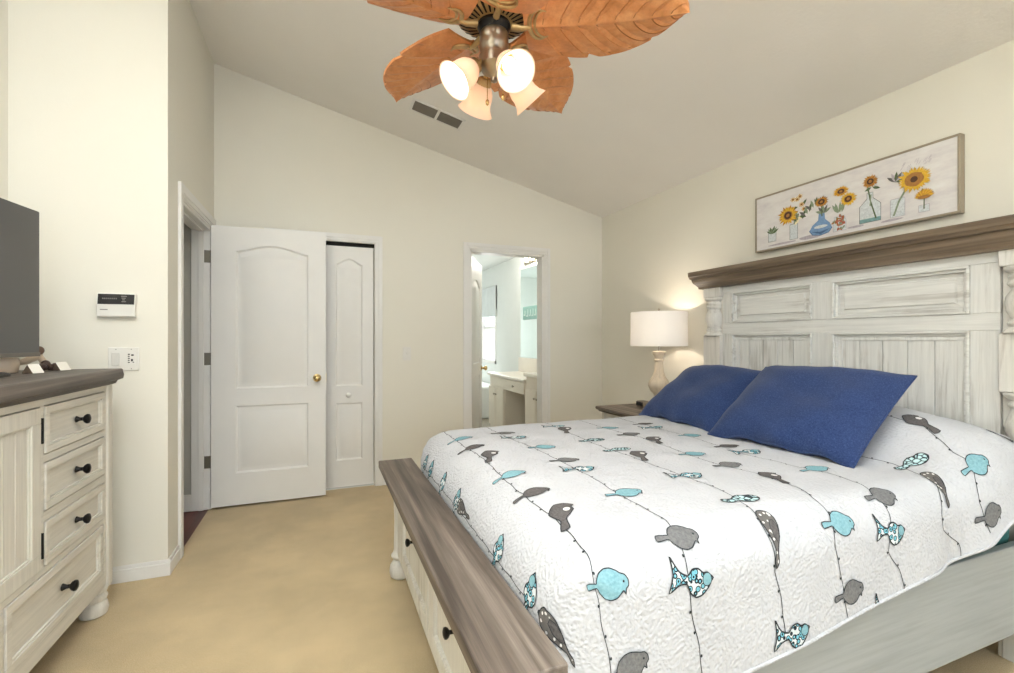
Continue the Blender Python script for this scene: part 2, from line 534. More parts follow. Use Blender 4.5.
def casing_xz(name, x0, x1, z1, y, w=.064, t=.016):
    """moulded casing round an opening in a wall facing -Y"""
    mb = MB()
    for k, (a, b, d) in enumerate(((0, .010, .006), (.010, .030, .011), (.030, w, t))):
        mb.box(x0 - b, x0 - a, y - d, y, 0, z1 + b); mb.box(x1 + a, x1 + b, y - d, y, 0, z1 + b); mb.box(x0 - a, x1 + a, y - d, y, z1 + a, z1 + b)
    return struct(mb.build(name, M['white'], bevel=.002))


casing_xz('trim_1', CX0, CX1, CZ, YB)
casing_xz('trim_2', BX0, BX1, BZ, YB)
# jambs of the two openings
mb = MB(); mb.box(BX0, BX0 + .018, YB, YB + WALLT, 0, BZ).box(BX1 - .018, BX1, YB, YB + WALLT, 0, BZ).box(BX0, BX1, YB, YB + WALLT, BZ - .018, BZ)
struct(mb.build('trim_3', M['white'], bevel=.002))
mb = MB()
for a, b, d in ((0, .012, .006), (.012, .035, .011), (.035, .085, .017)):
    mb.box(XN, XN + d, DY0 - b, DY0 - a, 0, DZ + b); mb.box(XN, XN + d, DY1 + a, DY1 + min(b, .09), 0, DZ + b); mb.box(XN, XN + d, DY0 - a, DY1 + a, DZ + a, DZ + b)
struct(mb.build('trim_4', M['white'], bevel=.002))
mb = MB()
mb.box(XN - WALLT, XN, DY0, DY0 + .018, 0, DZ).box(XN - WALLT, XN, DY1 - .018, DY1, 0, DZ).box(XN - WALLT, XN, DY0, DY1, DZ - .018, DZ)
mb.box(XN - .075, XN - .04, DY1 - .03, DY1 - .018, 0, DZ - .018).box(XN - .075, XN - .04, DY0 + .018, DY0 + .03, 0, DZ - .018).box(XN - .075, XN - .04, DY0 + .018, DY1 - .018, DZ - .03, DZ - .018)
struct(mb.build('trim_5', M['white'], bevel=.002))


# ------------------------------------------------------------------ moulded doors
def arch_outline(x0, x1, z0, z1, rise, n=22):
    """panel outline, bottom left first, counter-clockwise; the top swells in an ogee arch of height rise"""
    pts = [(x0, z0), (x1, z0), (x1, z1)]
    if rise:
        for i in range(1, n):
            t = i / n
            pts.append((x1 + (x0 - x1) * t, z1 + rise * (.5 - .5 * cos(2 * pi * t)) ** .75))
    pts.append((x0, z1)); return pts


def inset(poly, d):
    out = []; k = len(poly)
    for i in range(k):
        p0 = Vector(poly[i - 1]); p = Vector(poly[i]); p1 = Vector(poly[(i + 1) % k])
        a = (p - p0).normalized(); b = (p1 - p).normalized()
        na = Vector((-a.y, a.x)); nb = Vector((-b.y, b.x)); m = (na + nb)
        m = m / max(m.length_squared, .4) * 2
        out.append((p.x + m.x * d, p.y + m.y * d))
    return out


def moulded_slab(mb, w, h, t, panels, depth=.013, back=True):
    """door slab in local x (0..w), z (0..h); front face at y = -t, back at y = 0"""
    def face(y, sgn):
        bm = bmesh.new()
        edges = []
        def loop(pts, yy):
            vs = [bm.verts.new((a, yy, b)) for a, b in pts]
            es = [bm.edges.new((vs[i], vs[(i + 1) % len(vs)])) for i in range(len(vs))]
            return vs, es
        _, e = loop([(0, 0), (w, 0), (w, h), (0, h)], y); edges += e
        lids = []
        for p in panels:
            vs, e = loop(p, y); edges += e; lids.append((p, vs))
        bmesh.ops.triangle_fill(bm, use_beauty=True, use_dissolve=False, edges=edges)
        for p, vs in lids:
            prev = vs
            for d, dep in ((.012, depth), (.022, depth), (.050, .001)):
                cur = [bm.verts.new((a, y + sgn * dep, b)) for a, b in inset(p, d)]
                for i in range(len(cur)):
                    bm.faces.new((prev[i], prev[(i + 1) % len(cur)], cur[(i + 1) % len(cur)], cur[i]))
                prev = cur
            bm.faces.new(prev)
        bm.verts.index_update()
        mb.add([v.co[:] for v in bm.verts], [[v.index for v in f.verts] for f in bm.faces]); bm.free()
    face(-t, 1); face(0, -1)
    mb.add([(0, -t, 0), (w, -t, 0), (w, 0, 0), (0, 0, 0), (0, -t, h), (w, -t, h), (w, 0, h), (0, 0, h)], [(0, 1, 2, 3), (4, 5, 6, 7), (0, 4, 7, 3), (1, 2, 6, 5)])
    return mb


def knob_round(mb, c, axis, r=.027, stand=.05):
    ax = Vector(axis)
    mb.lathe([(.03, 0), (.031, .004), (.022, .008), (.011, .012), (.011, stand - r * .9), (r * .6, stand - r * .8), (r * .95, stand - r * .3), (r, stand), (r * .85, stand + r * .45), (r * .45, stand + r * .72), (.002, stand + r * .8)], c, 18, axis=ax)


# entry door, standing open in front of the closet
d1 = thing('door_1', 'white moulded two panel door with brass knob, swung open against the back wall', 'door', (XN + .008, 3.995, .018), kind='structure')
DW, DH = .782, 2.065
mb = moulded_slab(MB(), DW, DH, .035, [arch_outline(.158, DW - .128, .862, 1.885, .055), arch_outline(.158, DW - .128, .235, .735, 0)])
mb.build('slab', M['white'], d1, local=True, weld=True, smooth=30)
mb = MB()
knob_round(mb, (DW - .065, -.035, .926), (0, -1, 0)); mb.build('knob', M['brass'], d1, local=True, smooth=50, label='brass door knob')
box('latch_plate', M['brass'], DW, DW + .002, -.03, -.006,   .896, .956, d1, local=True)
for z in (.33, 1.086, 1.836):
    mb = MB().box(-.046, -.006, -.012, -.0075, z - .045, z + .045).lathe([(.007, -.046), (.007, .046)], (-.002, -.012, z), 10)
    mb.build('hinge', M['hinge'], d1, local=True, label='satin metal hinge')

# closet bifold: two narrow leaves in the opening
d2 = thing('door_2', 'narrow white bifold closet door with round white knob in back wall', 'door', (CX0 + .004, YB + .06, .014), kind='structure')
LW, LH = .379, 2.013
for k, x in enumerate((0, LW + .004)):
    tmp = moulded_slab(MB(), LW, LH, .03, [arch_outline(.075, LW - .09, .842, 1.862, .05, 14), arch_outline(.075, LW - .09, .22, .70, 0)], .012)
    tmp.v = [(a + x, b, c) for a, b, c in tmp.v]
    lf = tmp.build('leaf', M['white'], d2, local=True, weld=True, smooth=30)
    kb = MB(); kb.lathe([(.012, 0), (.009, .012), (.018, .02), (.022, .03), (.016, .038), (.002, .04)], (x + LW * .46, -.03, .768), 16, axis=(0, -1, 0))
    kb.build('knob', M['white'], lf, local=True, smooth=50)
MB().box(CX0, CX1, YB + .02, YB + .06, CZ - .028, CZ).build('track', M['dark'], d2, label='dark metal track')

# bathroom door, opened inwards
ang = R(63)
d3 = thing('door_3', 'white bathroom door standing ajar inside the bright doorway', 'door', (BX0 + .022, YB + WALLT + .03, .015), (0, 0, ang), kind='structure')
mb = moulded_slab(MB(), .70, 2.03, .035, [arch_outline(.13, .57, .985, 1.78, .06), arch_outline(.13, .57, .26, .86, 0)])
mb.build('slab', M['white'], d3, local=True, weld=True, smooth=30)
mb = MB(); knob_round(mb, (.64, -.035, .92), (0, -1, 0), .025); mb.build('knob', M['brass'], d3, local=True, smooth=50, label='brass door knob')


# ------------------------------------------------------------------ bathroom beyond the doorway
van = thing('bathroom_vanity', 'cream bathroom vanity with lowered make-up counter and open knee space', 'vanity', (2.42, 5.3, 0))
VX, VW = 2.19, XR - .014
mb = MB()
box('cabinet', M['vanity'], VX + .02, VW, 5.62, 6.2, .0, .745, van, bevel=.006)
box('cabinet', M['vanity'], VX + .02, VW, 4.3, 4.95, 0, .82, van, bevel=.006)
box('knee_back', M['vanity'], VW - .03, VW, 4.95, 5.62, 0, .745, van)
for y0, y1, z1 in ((5.63, 5.905, .60), (5.915, 6.19, .60), (4.63, 4.94, .68), (4.31, 4.62, .68)):
    f = MB().box(VX, VX + .02, y0, y1, .07, z1).box(VX - .004, VX, y0 + .03, y1 - .03, .10, z1 - .03)
    f = f.build('cabinet_door', M['vanity'], van, bevel=.004)
    yk = y1 - .03 if y0 in (5.63, 4.31) else y0 + .03
    k = MB(); k.lathe([(.006, 0), (.006, .012), (.014, .018), (.012, .026), (.001, .028)], (VX, yk, z1 - .09), 10, axis=(-1, 0, 0))
    k.build('knob', M['nickel'], f, smooth=60)
f = box('drawer', M['vanity'], VX, VX + .02, 4.98, 5.59, .60, .735, van, bevel=.004)
k = MB(); k.lathe([(.006, 0), (.006, .012), (.016, .018), (.012, .026), (.001, .028)], (VX, 5.28, .67), 10, axis=(-1, 0, 0)); k.build('knob', M['nickel'], f, smooth=60)
box('drawer_box', M['vanity'], VX + .02, VW, 4.95, 5.62, .60, .745, van)
MB().box(VX - .015, VW, 4.96, 6.23, .745, .782).build('makeup_counter', M['counter'], van, bevel=.01, label='low cream countertop')
MB().box(VX - .015, VW, 4.27, 4.96, .82, .86).box(VW - .02, VW, 4.27, 6.23, .782, .985).build('sink_counter', M['counter'], van, bevel=.008, label='raised cream countertop with backsplash')
fc = thing('faucet', 'chrome two handle faucet on the bathroom sink counter', 'faucet', (2.56, 4.72, .861))
mb = MB()
mb.lathe([(.022, 0), (.02, .02), (.014, .03), (.013, .10)], (2.56, 4.72, .861), 12).tube([(2.56, 4.72, .95), (2.55, 4.72, .985), (2.50, 4.72, .99), (2.46, 4.72, .965)], .011, 8)
mb.build('spout', M['nickel'], fc, smooth=50)
for dy in (-.10, .10):
    MB().lathe([(.02, 0), (.014, .02), (.012, .05), (.024, .055), (.02, .075), (.002, .078)], (2.57, 4.72 + dy, .861), 12).build('handle', M['nickel'], fc, smooth=50)
mi = MB().box(VW - .006, VW, 4.4, 6.17, .99, 2.24).build('wall_mirror', M['mirror'], loc=(VW - .003, 5.28, .99))
tag(mi, 'tall frameless mirror on the bathroom wall above the vanity', 'mirror')
sg = thing('wall_sign', 'small teal plaque hung on the bathroom mirror', 'sign', (VW - .006, 5.80, 1.52))
box('board', plain('teal_sign', '#8fb8b0', .6), VW - .02, VW - .006, 5.52, 6.06, 1.52, 1.70, sg, bevel=.003)
m_sp = plain('pale_sign_print', '#d9e8e2', .6)
for i, (y, h_, wd) in enumerate(((6.0, .07, .05), (5.91, .10, .06), (5.82, .09, .05), (5.74, .10, .06), (5.65, .09, .05), (5.58, .06, .03))):
    mb = MB()
    mb.box(VW - .022, VW - .02, y - wd / 2, y + wd / 2, 1.61 - h_ / 2, 1.61 - h_ / 2 + .018).box(VW - .022, VW - .02, y - wd / 2, y - wd / 2 + .014, 1.61 - h_ / 2 + .018, 1.61 + h_ / 2)
    mb.build('pale_mark', m_sp, sg)
vl = thing('vanity_light', 'row of lit round bulbs on a chrome bar above the bathroom mirror', 'light', (VW, 5.62, 2.31))
MB().box(VW - .03, VW, 5.2, 6.0, 2.28, 2.35).build('back_bar', M['nickel'], vl, bevel=.008)
for y in (5.74, 5.57, 5.40):
    b = MB().lathe([(.02, 0), (.022, .05)], (VW - .03, y, 2.315), 10, axis=(-1, 0, 0)).build('socket', M['nickel'], vl, smooth=40)
    MB().ball((VW - .105, y, 2.315), .038).build('bulb', M['bulb'], b, smooth=180)
lamp('vanity_bulbs', 'POINT', (2.45, 5.6, 2.3), 26, (1, .93, .85), radius=.06)
w3 = thing('window_3', None, None, (XR + .05, 7.57, .84), kind='structure')
mb = MB()
for y in (7.2, 7.9): mb.box(XR - .02, XR + .07, y, y + .05, .84, 2.1)
for z in (.84, 1.42, 2.05): mb.box(XR - .02 if z != 1.42 else XR + .02, XR + .07, 7.2, 7.95, z, z + .05)
mb.build('window_frame', M['white'], w3)
MB().box(XR + .045, XR + .05, 7.25, 7.9, .89, 2.05).build('pane', M['pane'], w3)
sh = MB()
for i, z in enumerate((1.62, 1.72, 1.83, 1.95)): sh.box(XR - .030 - .004 * (3 - i), XR - .0125, 7.16, 7.99, z, 2.13)
tag(sh.build('roman_shade', plain('grey_shade_cloth', '#dde1e0', .9), loc=(XR - .04, 7.57, 2.13), bevel=.006), 'pale grey folded roman shade above the bathroom window', 'window shade')
tb = MB()
tb.box(1.75, XR - .014, 6.9, 8.38, 0, .5); tb = tb.build('bathtub', M['bathwall'], loc=(2.2, 7.6, 0), bevel=.03)
tag(tb, 'low white bathtub surround under the bathroom window', 'bathtub')

# ------------------------------------------------------------------ things on the walls
kp = thing('alarm_keypad', 'white wall keypad with black display strip above the double switch plate', 'keypad', (-.967, YN, 1.36))
MB().prism([(0, 1.362), (.030, 1.362), (.034, 1.368), (.034, 1.424), (.026, 1.478), (.022, 1.482), (0, 1.482)], lambda a, b, t: (-1.045 + t, YN - a, b), .157).build('housing', M['plastic'], kp, bevel=.003)
MB().prism([(.020, 1.426), (.0355, 1.426), (.0275, 1.478), (.02, 1.478)], lambda a, b, t: (-1.041 + t, YN - a, b), .150).build('display', M['black_plastic'], kp, label='black display strip')
mb = MB()
for i in range(8): mb.box(-1.022 + i * .0078, -1.022 + i * .0078 + .0042, YN - .034, YN - .0315, 1.452, 1.458)
for i, (x, w_) in enumerate(((-.945, .022), (-.943, .016), (-.940, .010), (-.943, .018))): mb.box(x, x + w_, YN - .035, YN - .029, 1.465 - i * .009, 1.469 - i * .009)
mb.build('display_marks', M['grey_print'], kp)
box('maker_mark', M['grey_print'], -1.031, -1.0, YN - .035, YN - .0335, 1.396, 1.401, kp)

sw = thing('switch_plate', 'white double switch plate under the keypad, by the chest corner', 'light switch', (-.944, YN, 1.085))
box('plate', M['plastic'], -1.008, -.878, YN - .007, YN, 1.087, 1.207, sw, bevel=.003)
box('rocker', plain('rocker_white', '#dcd8d0', .4), -.992, -.958, YN - .012, YN - .006, 1.113, 1.181, sw, bevel=.002)
mb = MB().box(-.928, -.894, YN - .010, YN - .006, 1.113, 1.181)
mb.build('timer_insert', M['plastic'], sw)
mb = MB()
for x, z, w_, h_ in ((-.924, 1.168, .008, .006), (-.924, 1.158, .007, .005), (-.924, 1.148, .008, .005), (-.924, 1.138, .007, .005), (-.924, 1.127, .008, .005), (-.91, 1.163, .01, .008), (-.911, 1.135, .008, .012), (-.904, 1.128, .006, .004)):
    mb.box(x, x + w_, YN - .0115, YN - .0098, z, z + h_)
mb.build('timer_marks', M['black_plastic'], sw)
for x in (-.975, -.911):
    for z in (1.097, 1.197): MB().lathe([(.0025, 0), (.002, .001)], (x, YN - .007, z), 8, axis=(0, -1, 0)).build('screw', M['hinge'], sw)

s2 = thing('toggle_switch_plate', 'small single toggle switch plate on back wall beside the closet', 'light switch', (.695, YB, 1.065))
box('plate', M['plastic'], .660, .730, YB - .006, YB, 1.065, 1.181, s2, bevel=.003)
MB().box(.689, .701, YB - .018, YB - .005, 1.115, 1.135).build('toggle', M['plastic'], s2, bevel=.002)

# ceiling register
th = math.atan(.2436)
vt = thing('air_vent', 'white ceiling air vent with dark slots behind the fan', 'vent', (.82, 3.49, ceil_z(.82)), (0, th, 0))
mb = MB()
mb.box(-.205, .205, -.09, -.072, -.008, 0).box(-.205, .205, .072, .09, -.008, 0).box(-.205, -.185, -.09, .09, -.008, 0).box(.185, .205, -.09, .09, -.008, 0).box(-.01, .01, -.09, .09, -.008, 0)
mb.build('frame', M['white'], vt, local=True, bevel=.002)
MB().box(-.19, .19, -.08, .08, -.0015, -.0005).build('duct_opening', plain('duct_grey', '#3d3933', .8), vt, local=True)
mb = MB()
for i in range(9):
    y = -.064 + i * .016
    mb.prism([(y - .006, -.001), (y - .004, -.001), (y + .002, -.007), (y, -.007)], lambda a, b, t: (-.185 + t, a, b), .37)
mb.build('louvers', plain('louver_grey', '#7a746c', .6), vt, local=True)

# ------------------------------------------------------------------ ceiling fan
FX, FY = .555, 1.516
ZB = 2.318
fan = thing('ceiling_fan', 'ceiling fan with five carved orange leaf blades and four lit glass shades', 'ceiling fan', (FX, FY, 2.0))
zc = ceil_z(FX)
MB().lathe([(.085, .02), (.08, -.03), (.05, -.075), (.02, -.09)], (FX, FY, zc), 24).build('canopy', M['bronze'], fan, smooth=40)
MB().lathe([(.016, 2.55), (.016, zc - .08)], (FX, FY, 0), 12).build('downrod', M['bronze'], fan, smooth=40)
MB().lathe([(.03, 2.60), (.05, 2.57), (.10, 2.54), (.148, 2.50), (.155, 2.45), (.152, 2.40), (.135, 2.365), (.10, 2.345), (.06, 2.335)], (FX, FY, 0), 40).build('motor_housing', M['bronze'], fan, smooth=35)
# radial slots under the housing
mb = MB()
for k in range(30):
    a = 2 * pi * k / 30
    ca, sa = cos(a), sin(a)
    def rad(r, w_, z): return [(FX + r * ca - w_ * sa, FY + r * sa + w_ * ca, z), (FX + r * ca + w_ * sa, FY + r * sa - w_ * ca, z)]
    p = rad(.066, .0028, 2.3358) + rad(.102, .0045, 2.3445)[::-1]; q = rad(.134, .006, 2.3635)
    z2 = .0015
    mb.add([(x, y, z - z2) for x, y, z in (p[0], p[1], p[2], p[3], q[1], q[0])], [(0, 1, 2, 3), (3, 2, 4, 5)])
mb.build('housing_slots', M['dark'], fan, label='dark radial slots')
MB().lathe([(.056, 2.345), (.058, 2.325), (.045, 2.305)], (FX, FY, 0), 24).build('flywheel', M['black'], fan, smooth=35)


def half_w(s):
    return .162 * max(0, 1 - abs((s - .42) / .58) ** 2.3) ** .78 + .012 * max(0, 1 - s * 4)


NV = 9


def leaf_point(s, t, top=False):
    """s counts veins along the midrib 0..1, t runs across -1..1; veins sweep towards the tip"""
    e = abs(t)
    fr = (s * NV) % 1.0
    ss = s + .25 * e ** 1.3 * (4 * s * (1 - s)) ** .8
    ss = min(ss, 1)
    cell = int(s * NV)
    cut = (cell in ((2, 5) if t > 0 else (3, 6))) and e > .8
    w_ = half_w(ss) * (1 - .10 * (fr < .45) * (.45 - fr) / .45 * (e - .8) * 5 if cut else 1)
    x = .105 + .538 * ss
    y = t * w_ + .014 * sin(pi * ss)
    groove = .0085 * (1 - fr) ** 1.5 * min(1, e * 5) * min(1, (1.02 - e) * 5) * min(1, 6 * s) * min(1, 8 * (1 - s))
    mid = -.005 * max(0, 1 - e * 9) * (1 - .6 * s)
    z = -.016 * ss * ss + .022 * e * e + (groove + mid) * (-1 if top else 1)
    return x, y, z


def make_blade():
    mb = MB()
    nu, nv = NV * 14, 48
    def bot(i, j): return leaf_point(.0001 + .9998 * i, j * 2 - 1)
    def top_(i, j):
        x, y, z = leaf_point(.0001 + .9998 * i, j * 2 - 1, True); return x, y, z + .009
    mb.grid(bot, nu, nv)
    # the carved vein lines are coloured a darker brown
    for n in range(nu * nv):
        i, j = divmod(n, nv)
        e = abs((j + .5) / nv * 2 - 1)
        if i % 14 == 0 and i > 0 and .06 < e < .97: mb.m[n] = 1
    mb.grid(top_, nu, nv)
    # rim
    k = (nu + 1) * (nv + 1)
    rim = [i * (nv + 1) for i in range(nu + 1)] + [nu * (nv + 1) + j for j in range(1, nv + 1)] + [i * (nv + 1) + nv for i in range(nu - 1, -1, -1)] + [j for j in range(nv - 1, 0, -1)]
    for a, b in zip(rim, rim[1:] + rim[:1]):
        mb.f.append([a, b, b + k, a + k]); mb.m.append(0)
    return mb


tilt = Matrix.Rotation(R(-14), 4, 'X')
first = None
for k in range(5):
    a = R(-31.2 + 72 * k)
    if first is None:
        mb = make_blade()
        mb.v = [tuple(tilt @ Vector(v)) for v in mb.v]
        bl = mb.build('blade', [M['leaf'], M['vein']], fan, local=True, smooth=40)
        irn = MB()
        irn.tube([(.065, 0, .004), (.10, 0, -.006), (.128, 0, -.005)], [.012, .010, .007], 8)
        def crescent(cx_, ro, k_, n_=15):
            P = [(cx_ - ro * cos(q) * .62, ro * sin(q), 0) for q in [R(-112 + 224 * i / (n_ - 1)) for i in range(n_)]]
            irn.tube([tuple(tilt @ Vector((x, y, -.001 + .30 * y * y))) for x, y, _ in P], [.0018 + k_ * sin(pi * i / (n_ - 1)) for i in range(n_)], 8)
        crescent(.158, .056, .0062); crescent(.172, .050, .0035)
        ir = irn.build('blade_iron', M['bronze'], bl, local=True, smooth=60, label='curved antique brass blade bracket')
        first = bl
    else:
        bl = first.copy(); COL.objects.link(bl); bl.parent = fan
        c = first.children[0].copy(); COL.objects.link(c); c.parent = bl
    bl.location = (0, 0, ZB - 2.0)
    bl.rotation_euler = (0, 0, a)

# light kit
MB().lathe([(.045, 2.31), (.05, 2.30), (.05, 2.25), (.046, 2.243), (.046, 2.228), (.053, 2.222), (.053, 2.19), (.04, 2.172), (.02, 2.16), (.012, 2.15), (.012, 2.14), (.002, 2.135)], (FX, FY, 0), 28).build('light_fitter', M['nickel'], fan, smooth=35, label='brushed nickel light fitter')
for k, adeg in enumerate((188, 98, 278, 6)):
    a = R(adeg)
    ax = Vector((cos(a) * .72, sin(a) * .72, -.69)).normalized()
    base = Vector((FX + .05 * cos(a), FY + .05 * sin(a), 2.195))
    arm = MB()
    arm.tube([(FX + .03 * cos(a), FY + .03 * sin(a), 2.205), base, base + ax * .03], .009, 8)
    arm.lathe([(.018, .018), (.026, .026), (.028, .045), (.024, .05)], base, 16, axis=ax)
    ar = arm.build('lamp_arm', M['bronze'], fan, smooth=40)
    g = MB()
    prof = [(.026, .040), (.033, .048), (.043, .066), (.047, .084), (.047, .100), (.052, .118), (.062, .134), (.066, .138)]
    inn = [(r - .003, z) for r, z in prof[::-1]]
    g.lathe(prof + inn, base, 28, axis=ax, caps=(False, False))
    g.build('glass_shade', M['glass_shade'], ar, smooth=50, label='frosted white glass bell shade')
    MB().ball(base + ax * .078, .022, (1, 1, 1.2)).build('bulb', M['bulb'], ar, smooth=180)
    p = base + ax * .106
    lamp('fan_bulb', 'POINT', p, 2.4, (1, .88, .72), radius=.014)
for k, (dx, dy) in enumerate(((.02, -.02), (-.012, .024))):
    c = MB().tube([(FX + dx, FY + dy, 2.19), (FX + dx * 1.2, FY + dy * 1.2, 2.14), (FX + dx * 1.2, FY + dy * 1.2, 2.085)], .0016, 6)
    c.ball((FX + dx * 1.2, FY + dy * 1.2, 2.078), .007, (1, 1, 1.6), 8, 6)
    c.build('pull_chain', M['brass'], fan, smooth=60)


# ------------------------------------------------------------------ media chest
def cup_knob(mb, x, y, z, sx=1, s=1.):
    mb.lathe([(.011 * s, 0), (.009 * s, .004 * s), (.006 * s, .010 * s), (.006 * s, .018 * s), (.013 * s, .023 * s), (.0165 * s, .029 * s), (.0155 * s, .034 * s), (.009 * s, .037 * s), (.001, .038 * s)], (x, y, z), 16, axis=(sx, 0, 0))


chest = thing('media_chest', 'cream painted chest of drawers with weathered grey top and black knobs', 'chest', (-1.14, 1.907, 0))
FXC = -.905
cy0, cy1 = 1.118, 2.697
MB().box(-1.37, -.965, cy0 + .02, cy1 - .02, .135, 1.045).build('carcass', M['chest_z'], chest, bevel=.003)
# top with an ogee edge
prof = [(.0, 1.040), (.012, 1.044), (.018, 1.058), (.034, 1.066), (.036, 1.082), (.032, 1.108), (.028, 1.112)]
rings = []
for d, z in prof:
    rings.append([(-1.388, cy0 + .015 - d, z), (FXC + .002 + d, cy0 + .015 - d, z), (FXC + .002 + d, cy1 - .008 + d, z), (-1.388, cy1 - .008 + d, z)])
MB().loft(rings).build('top', M['weatherx'], chest, smooth=30, label='weathered grey-brown wood top')
rows = [(.845, 1.013), (.645, .812), (.450, .605)]
mb = MB()
x0, x1 = -.935, FXC
yd0, yd1 = 2.130, 2.615
yl0, yl1 = 1.200, 1.685
mb.box(x0, x1, yd1 + .003, cy1 - .03, .135, 1.045)
mb.box(x0, x1, cy0 + .03, yl0 - .003, .135, 1.045)
mb.box(x0, x1, yl0 - .002, yd1 + .002, 1.016, 1.044)
for z0_, z1_ in ((.815, .842), (.608, .642)):
    mb.box(x0, x1 - .0003, yd0 - .004, yd1 + .004, z0_, z1_); mb.box(x0, x1 - .0003, yl0 - .004, yl1 + .004, z0_, z1_)
mb.box(x0, x1, yl0 - .002, yd1 + .002, .137, .196).box(x0, x1, yl0 - .002, yd1 + .002, .424, .447)
mb.box(x0, x1 - .0005, yd0 - .026, yd0 - .003, .446, 1.017).box(x0, x1 - .0005, yl1 + .003, yl1 + .026, .446, 1.017)
mb.box(x0, x1 - .0004, 1.893, 1.904, .19, .43)
mb.build('face_frame', M['chest_y'], chest, bevel=.002)
# rounded front posts
for y in (cy1 - .034, cy0 + .034):
    MB().prism([(-.05, -.034), (.0, -.034), (.012, -.022), (.012, .022), (.0, .034), (-.05, .034)], lambda a, b, t: (FXC - .004 + a, y + b, .125 + t), .915).build('post', M['chest_z'], chest, bevel=.004)


def panel_drawer(name, mat, parent, x, y0, y1, z0, z1, fw, knobs, s=1., sx=1, plank=False):
    """frame-and-panel front facing sx; x is its outermost plane"""
    mb = MB()
    def bx(d0, d1, *r): mb.box(min(x - sx * d0, x - sx * d1), max(x - sx * d0, x - sx * d1), *r)
    bx(0, .022, y0, y1, z1 - fw, z1); bx(0, .022, y0, y1, z0, z0 + fw); bx(0, .022, y0, y0 + fw, z0 + fw, z1 - fw); bx(0, .022, y1 - fw, y1, z0 + fw, z1 - fw)
    b = fw + .007
    bx(.005, .022, y0 + fw, y1 - fw, z1 - b, z1 - fw); bx(.004, .022, y0 + fw, y1 - fw, z0 + fw, z0 + b)
    bx(.004, .022, y0 + fw, y0 + b, z0 + b, z1 - b); bx(.004, .022, y1 - b, y1 - fw, z0 + b, z1 - b)
    if plank:
        n = max(2, round((y1 - y0 - 2 * b) / .075)); w_ = (y1 - y0 - 2 * b) / n
        for i in range(n): bx(.010, .02, y0 + b + i * w_ + .001, y0 + b + (i + 1) * w_ - .001, z0 + b, z1 - b)
        bx(.013, .021, y0 + b, y1 - b, z0 + b, z1 - b)
    else:
        bx(.013, .022, y0 + b, y1 - b, z0 + b, z1 - b)
    d = mb.build(name, mat, parent, bevel=.002)
    for y, z in knobs:
        k = MB(); cup_knob(k, x - sx * .009, y, z, sx, s)
        k.build('knob', M['black'], d, smooth=50, label='black metal knob')
    return d


for z0_, z1_ in rows:
    panel_drawer('drawer', M['chest_y'], chest, FXC + .004, yd0 + .002, yd1 - .002, z0_ + .001, z1_ - .001, .026, [((yd0 + yd1) / 2, (z0_ + z1_) / 2)], 1.2)
    panel_drawer('drawer', M['chest_y'], chest, FXC + .004, yl0, yl1, z0_, z1_, .026, [((yl0 + yl1) / 2, (z0_ + z1_) / 2)], 1.05)
panel_drawer('drawer', M['chest_y'], chest, FXC + .004, 1.908, 2.597, .200, .420, .03, [(2.265, .31)], 1.25)
panel_drawer('drawer', M['chest_y'], chest, FXC + .004, 1.205, 1.889, .200, .420, .03, [(1.547, .31)], 1.1)
dr = panel_drawer('door', M['chest_z'], chest, FXC + .004, 1.714, 2.101, .450, 1.012, .055, [(1.74, .74)], 1.05, plank=True)
for z in (.53, .93):
    MB().box(FXC - .004, FXC + .009, 2.101, 2.108, z - .045, z + .045).build('hinge', M['black'], dr, bevel=.002, label='black hinge')
for y in (cy1 - .048, cy0 + .048):
    for x in (-.955, -1.32):
        MB().lathe([(.040, 0), (.050, .006), (.055, .03), (.050, .055), (.041, .065), (.048, .072), (.051, .082), (.046, .094), (.042, .100), (.05, .108), (.05, .140)], (x, y, .002), 24).build('bun_foot', M['chest_z'], chest, smooth=40)

# ------------------------------------------------------------------ television and the small things on the chest
TZ = 1.112
tv = thing('television', 'flat black television on the media chest', 'television', (-1.167, 2.018, TZ), (0, 0, -.119))
MB().box(-.028, .004, -.535, .535, .068, .672).box(-.06, -.028, -.40, .40, .10, .42).build('casing', M['tv_frame'], tv, local=True, bevel=.003)
MB().box(.004, .0065, -.530, .530, .082, .668).build('screen', M['screen'], tv, local=True)
MB().box(.0035, .008, -.535, .535, .066, .083).build('bottom_bezel', plain('silver_bezel', '#77716b', .35, .7), tv, local=True, bevel=.001)
mb = MB()
mb.loft([[(q[0] * s_, q[1] * s_, z) for q in [(.115 * cos(2 * pi * i / 40), .34 * sin(2 * pi * i / 40)) for i in range(40)]] for s_, z in ((1, .001), (1, .008), (.93, .014), (.6, .018))])
mb.box(-.03, -.008, -.10, .10, .015, .12)
mb.build('stand', M['tv_frame'], tv, local=True, smooth=40)

mb = MB(); mb.lathe([(.040, .001), (.047, .006), (.050, .03), (.050, .052), (.046, .062), (.043, .062), (.043, .055), (.002, .054)], (-1.19, 2.49, TZ), 24)
tag(mb.build('candle_jar', plain('peach_wax_jar', '#ecd6bd', .35, var=.06), loc=(-1.19, 2.49, TZ), smooth=50), 'short cream and peach candle jar behind the television foot', 'candle')


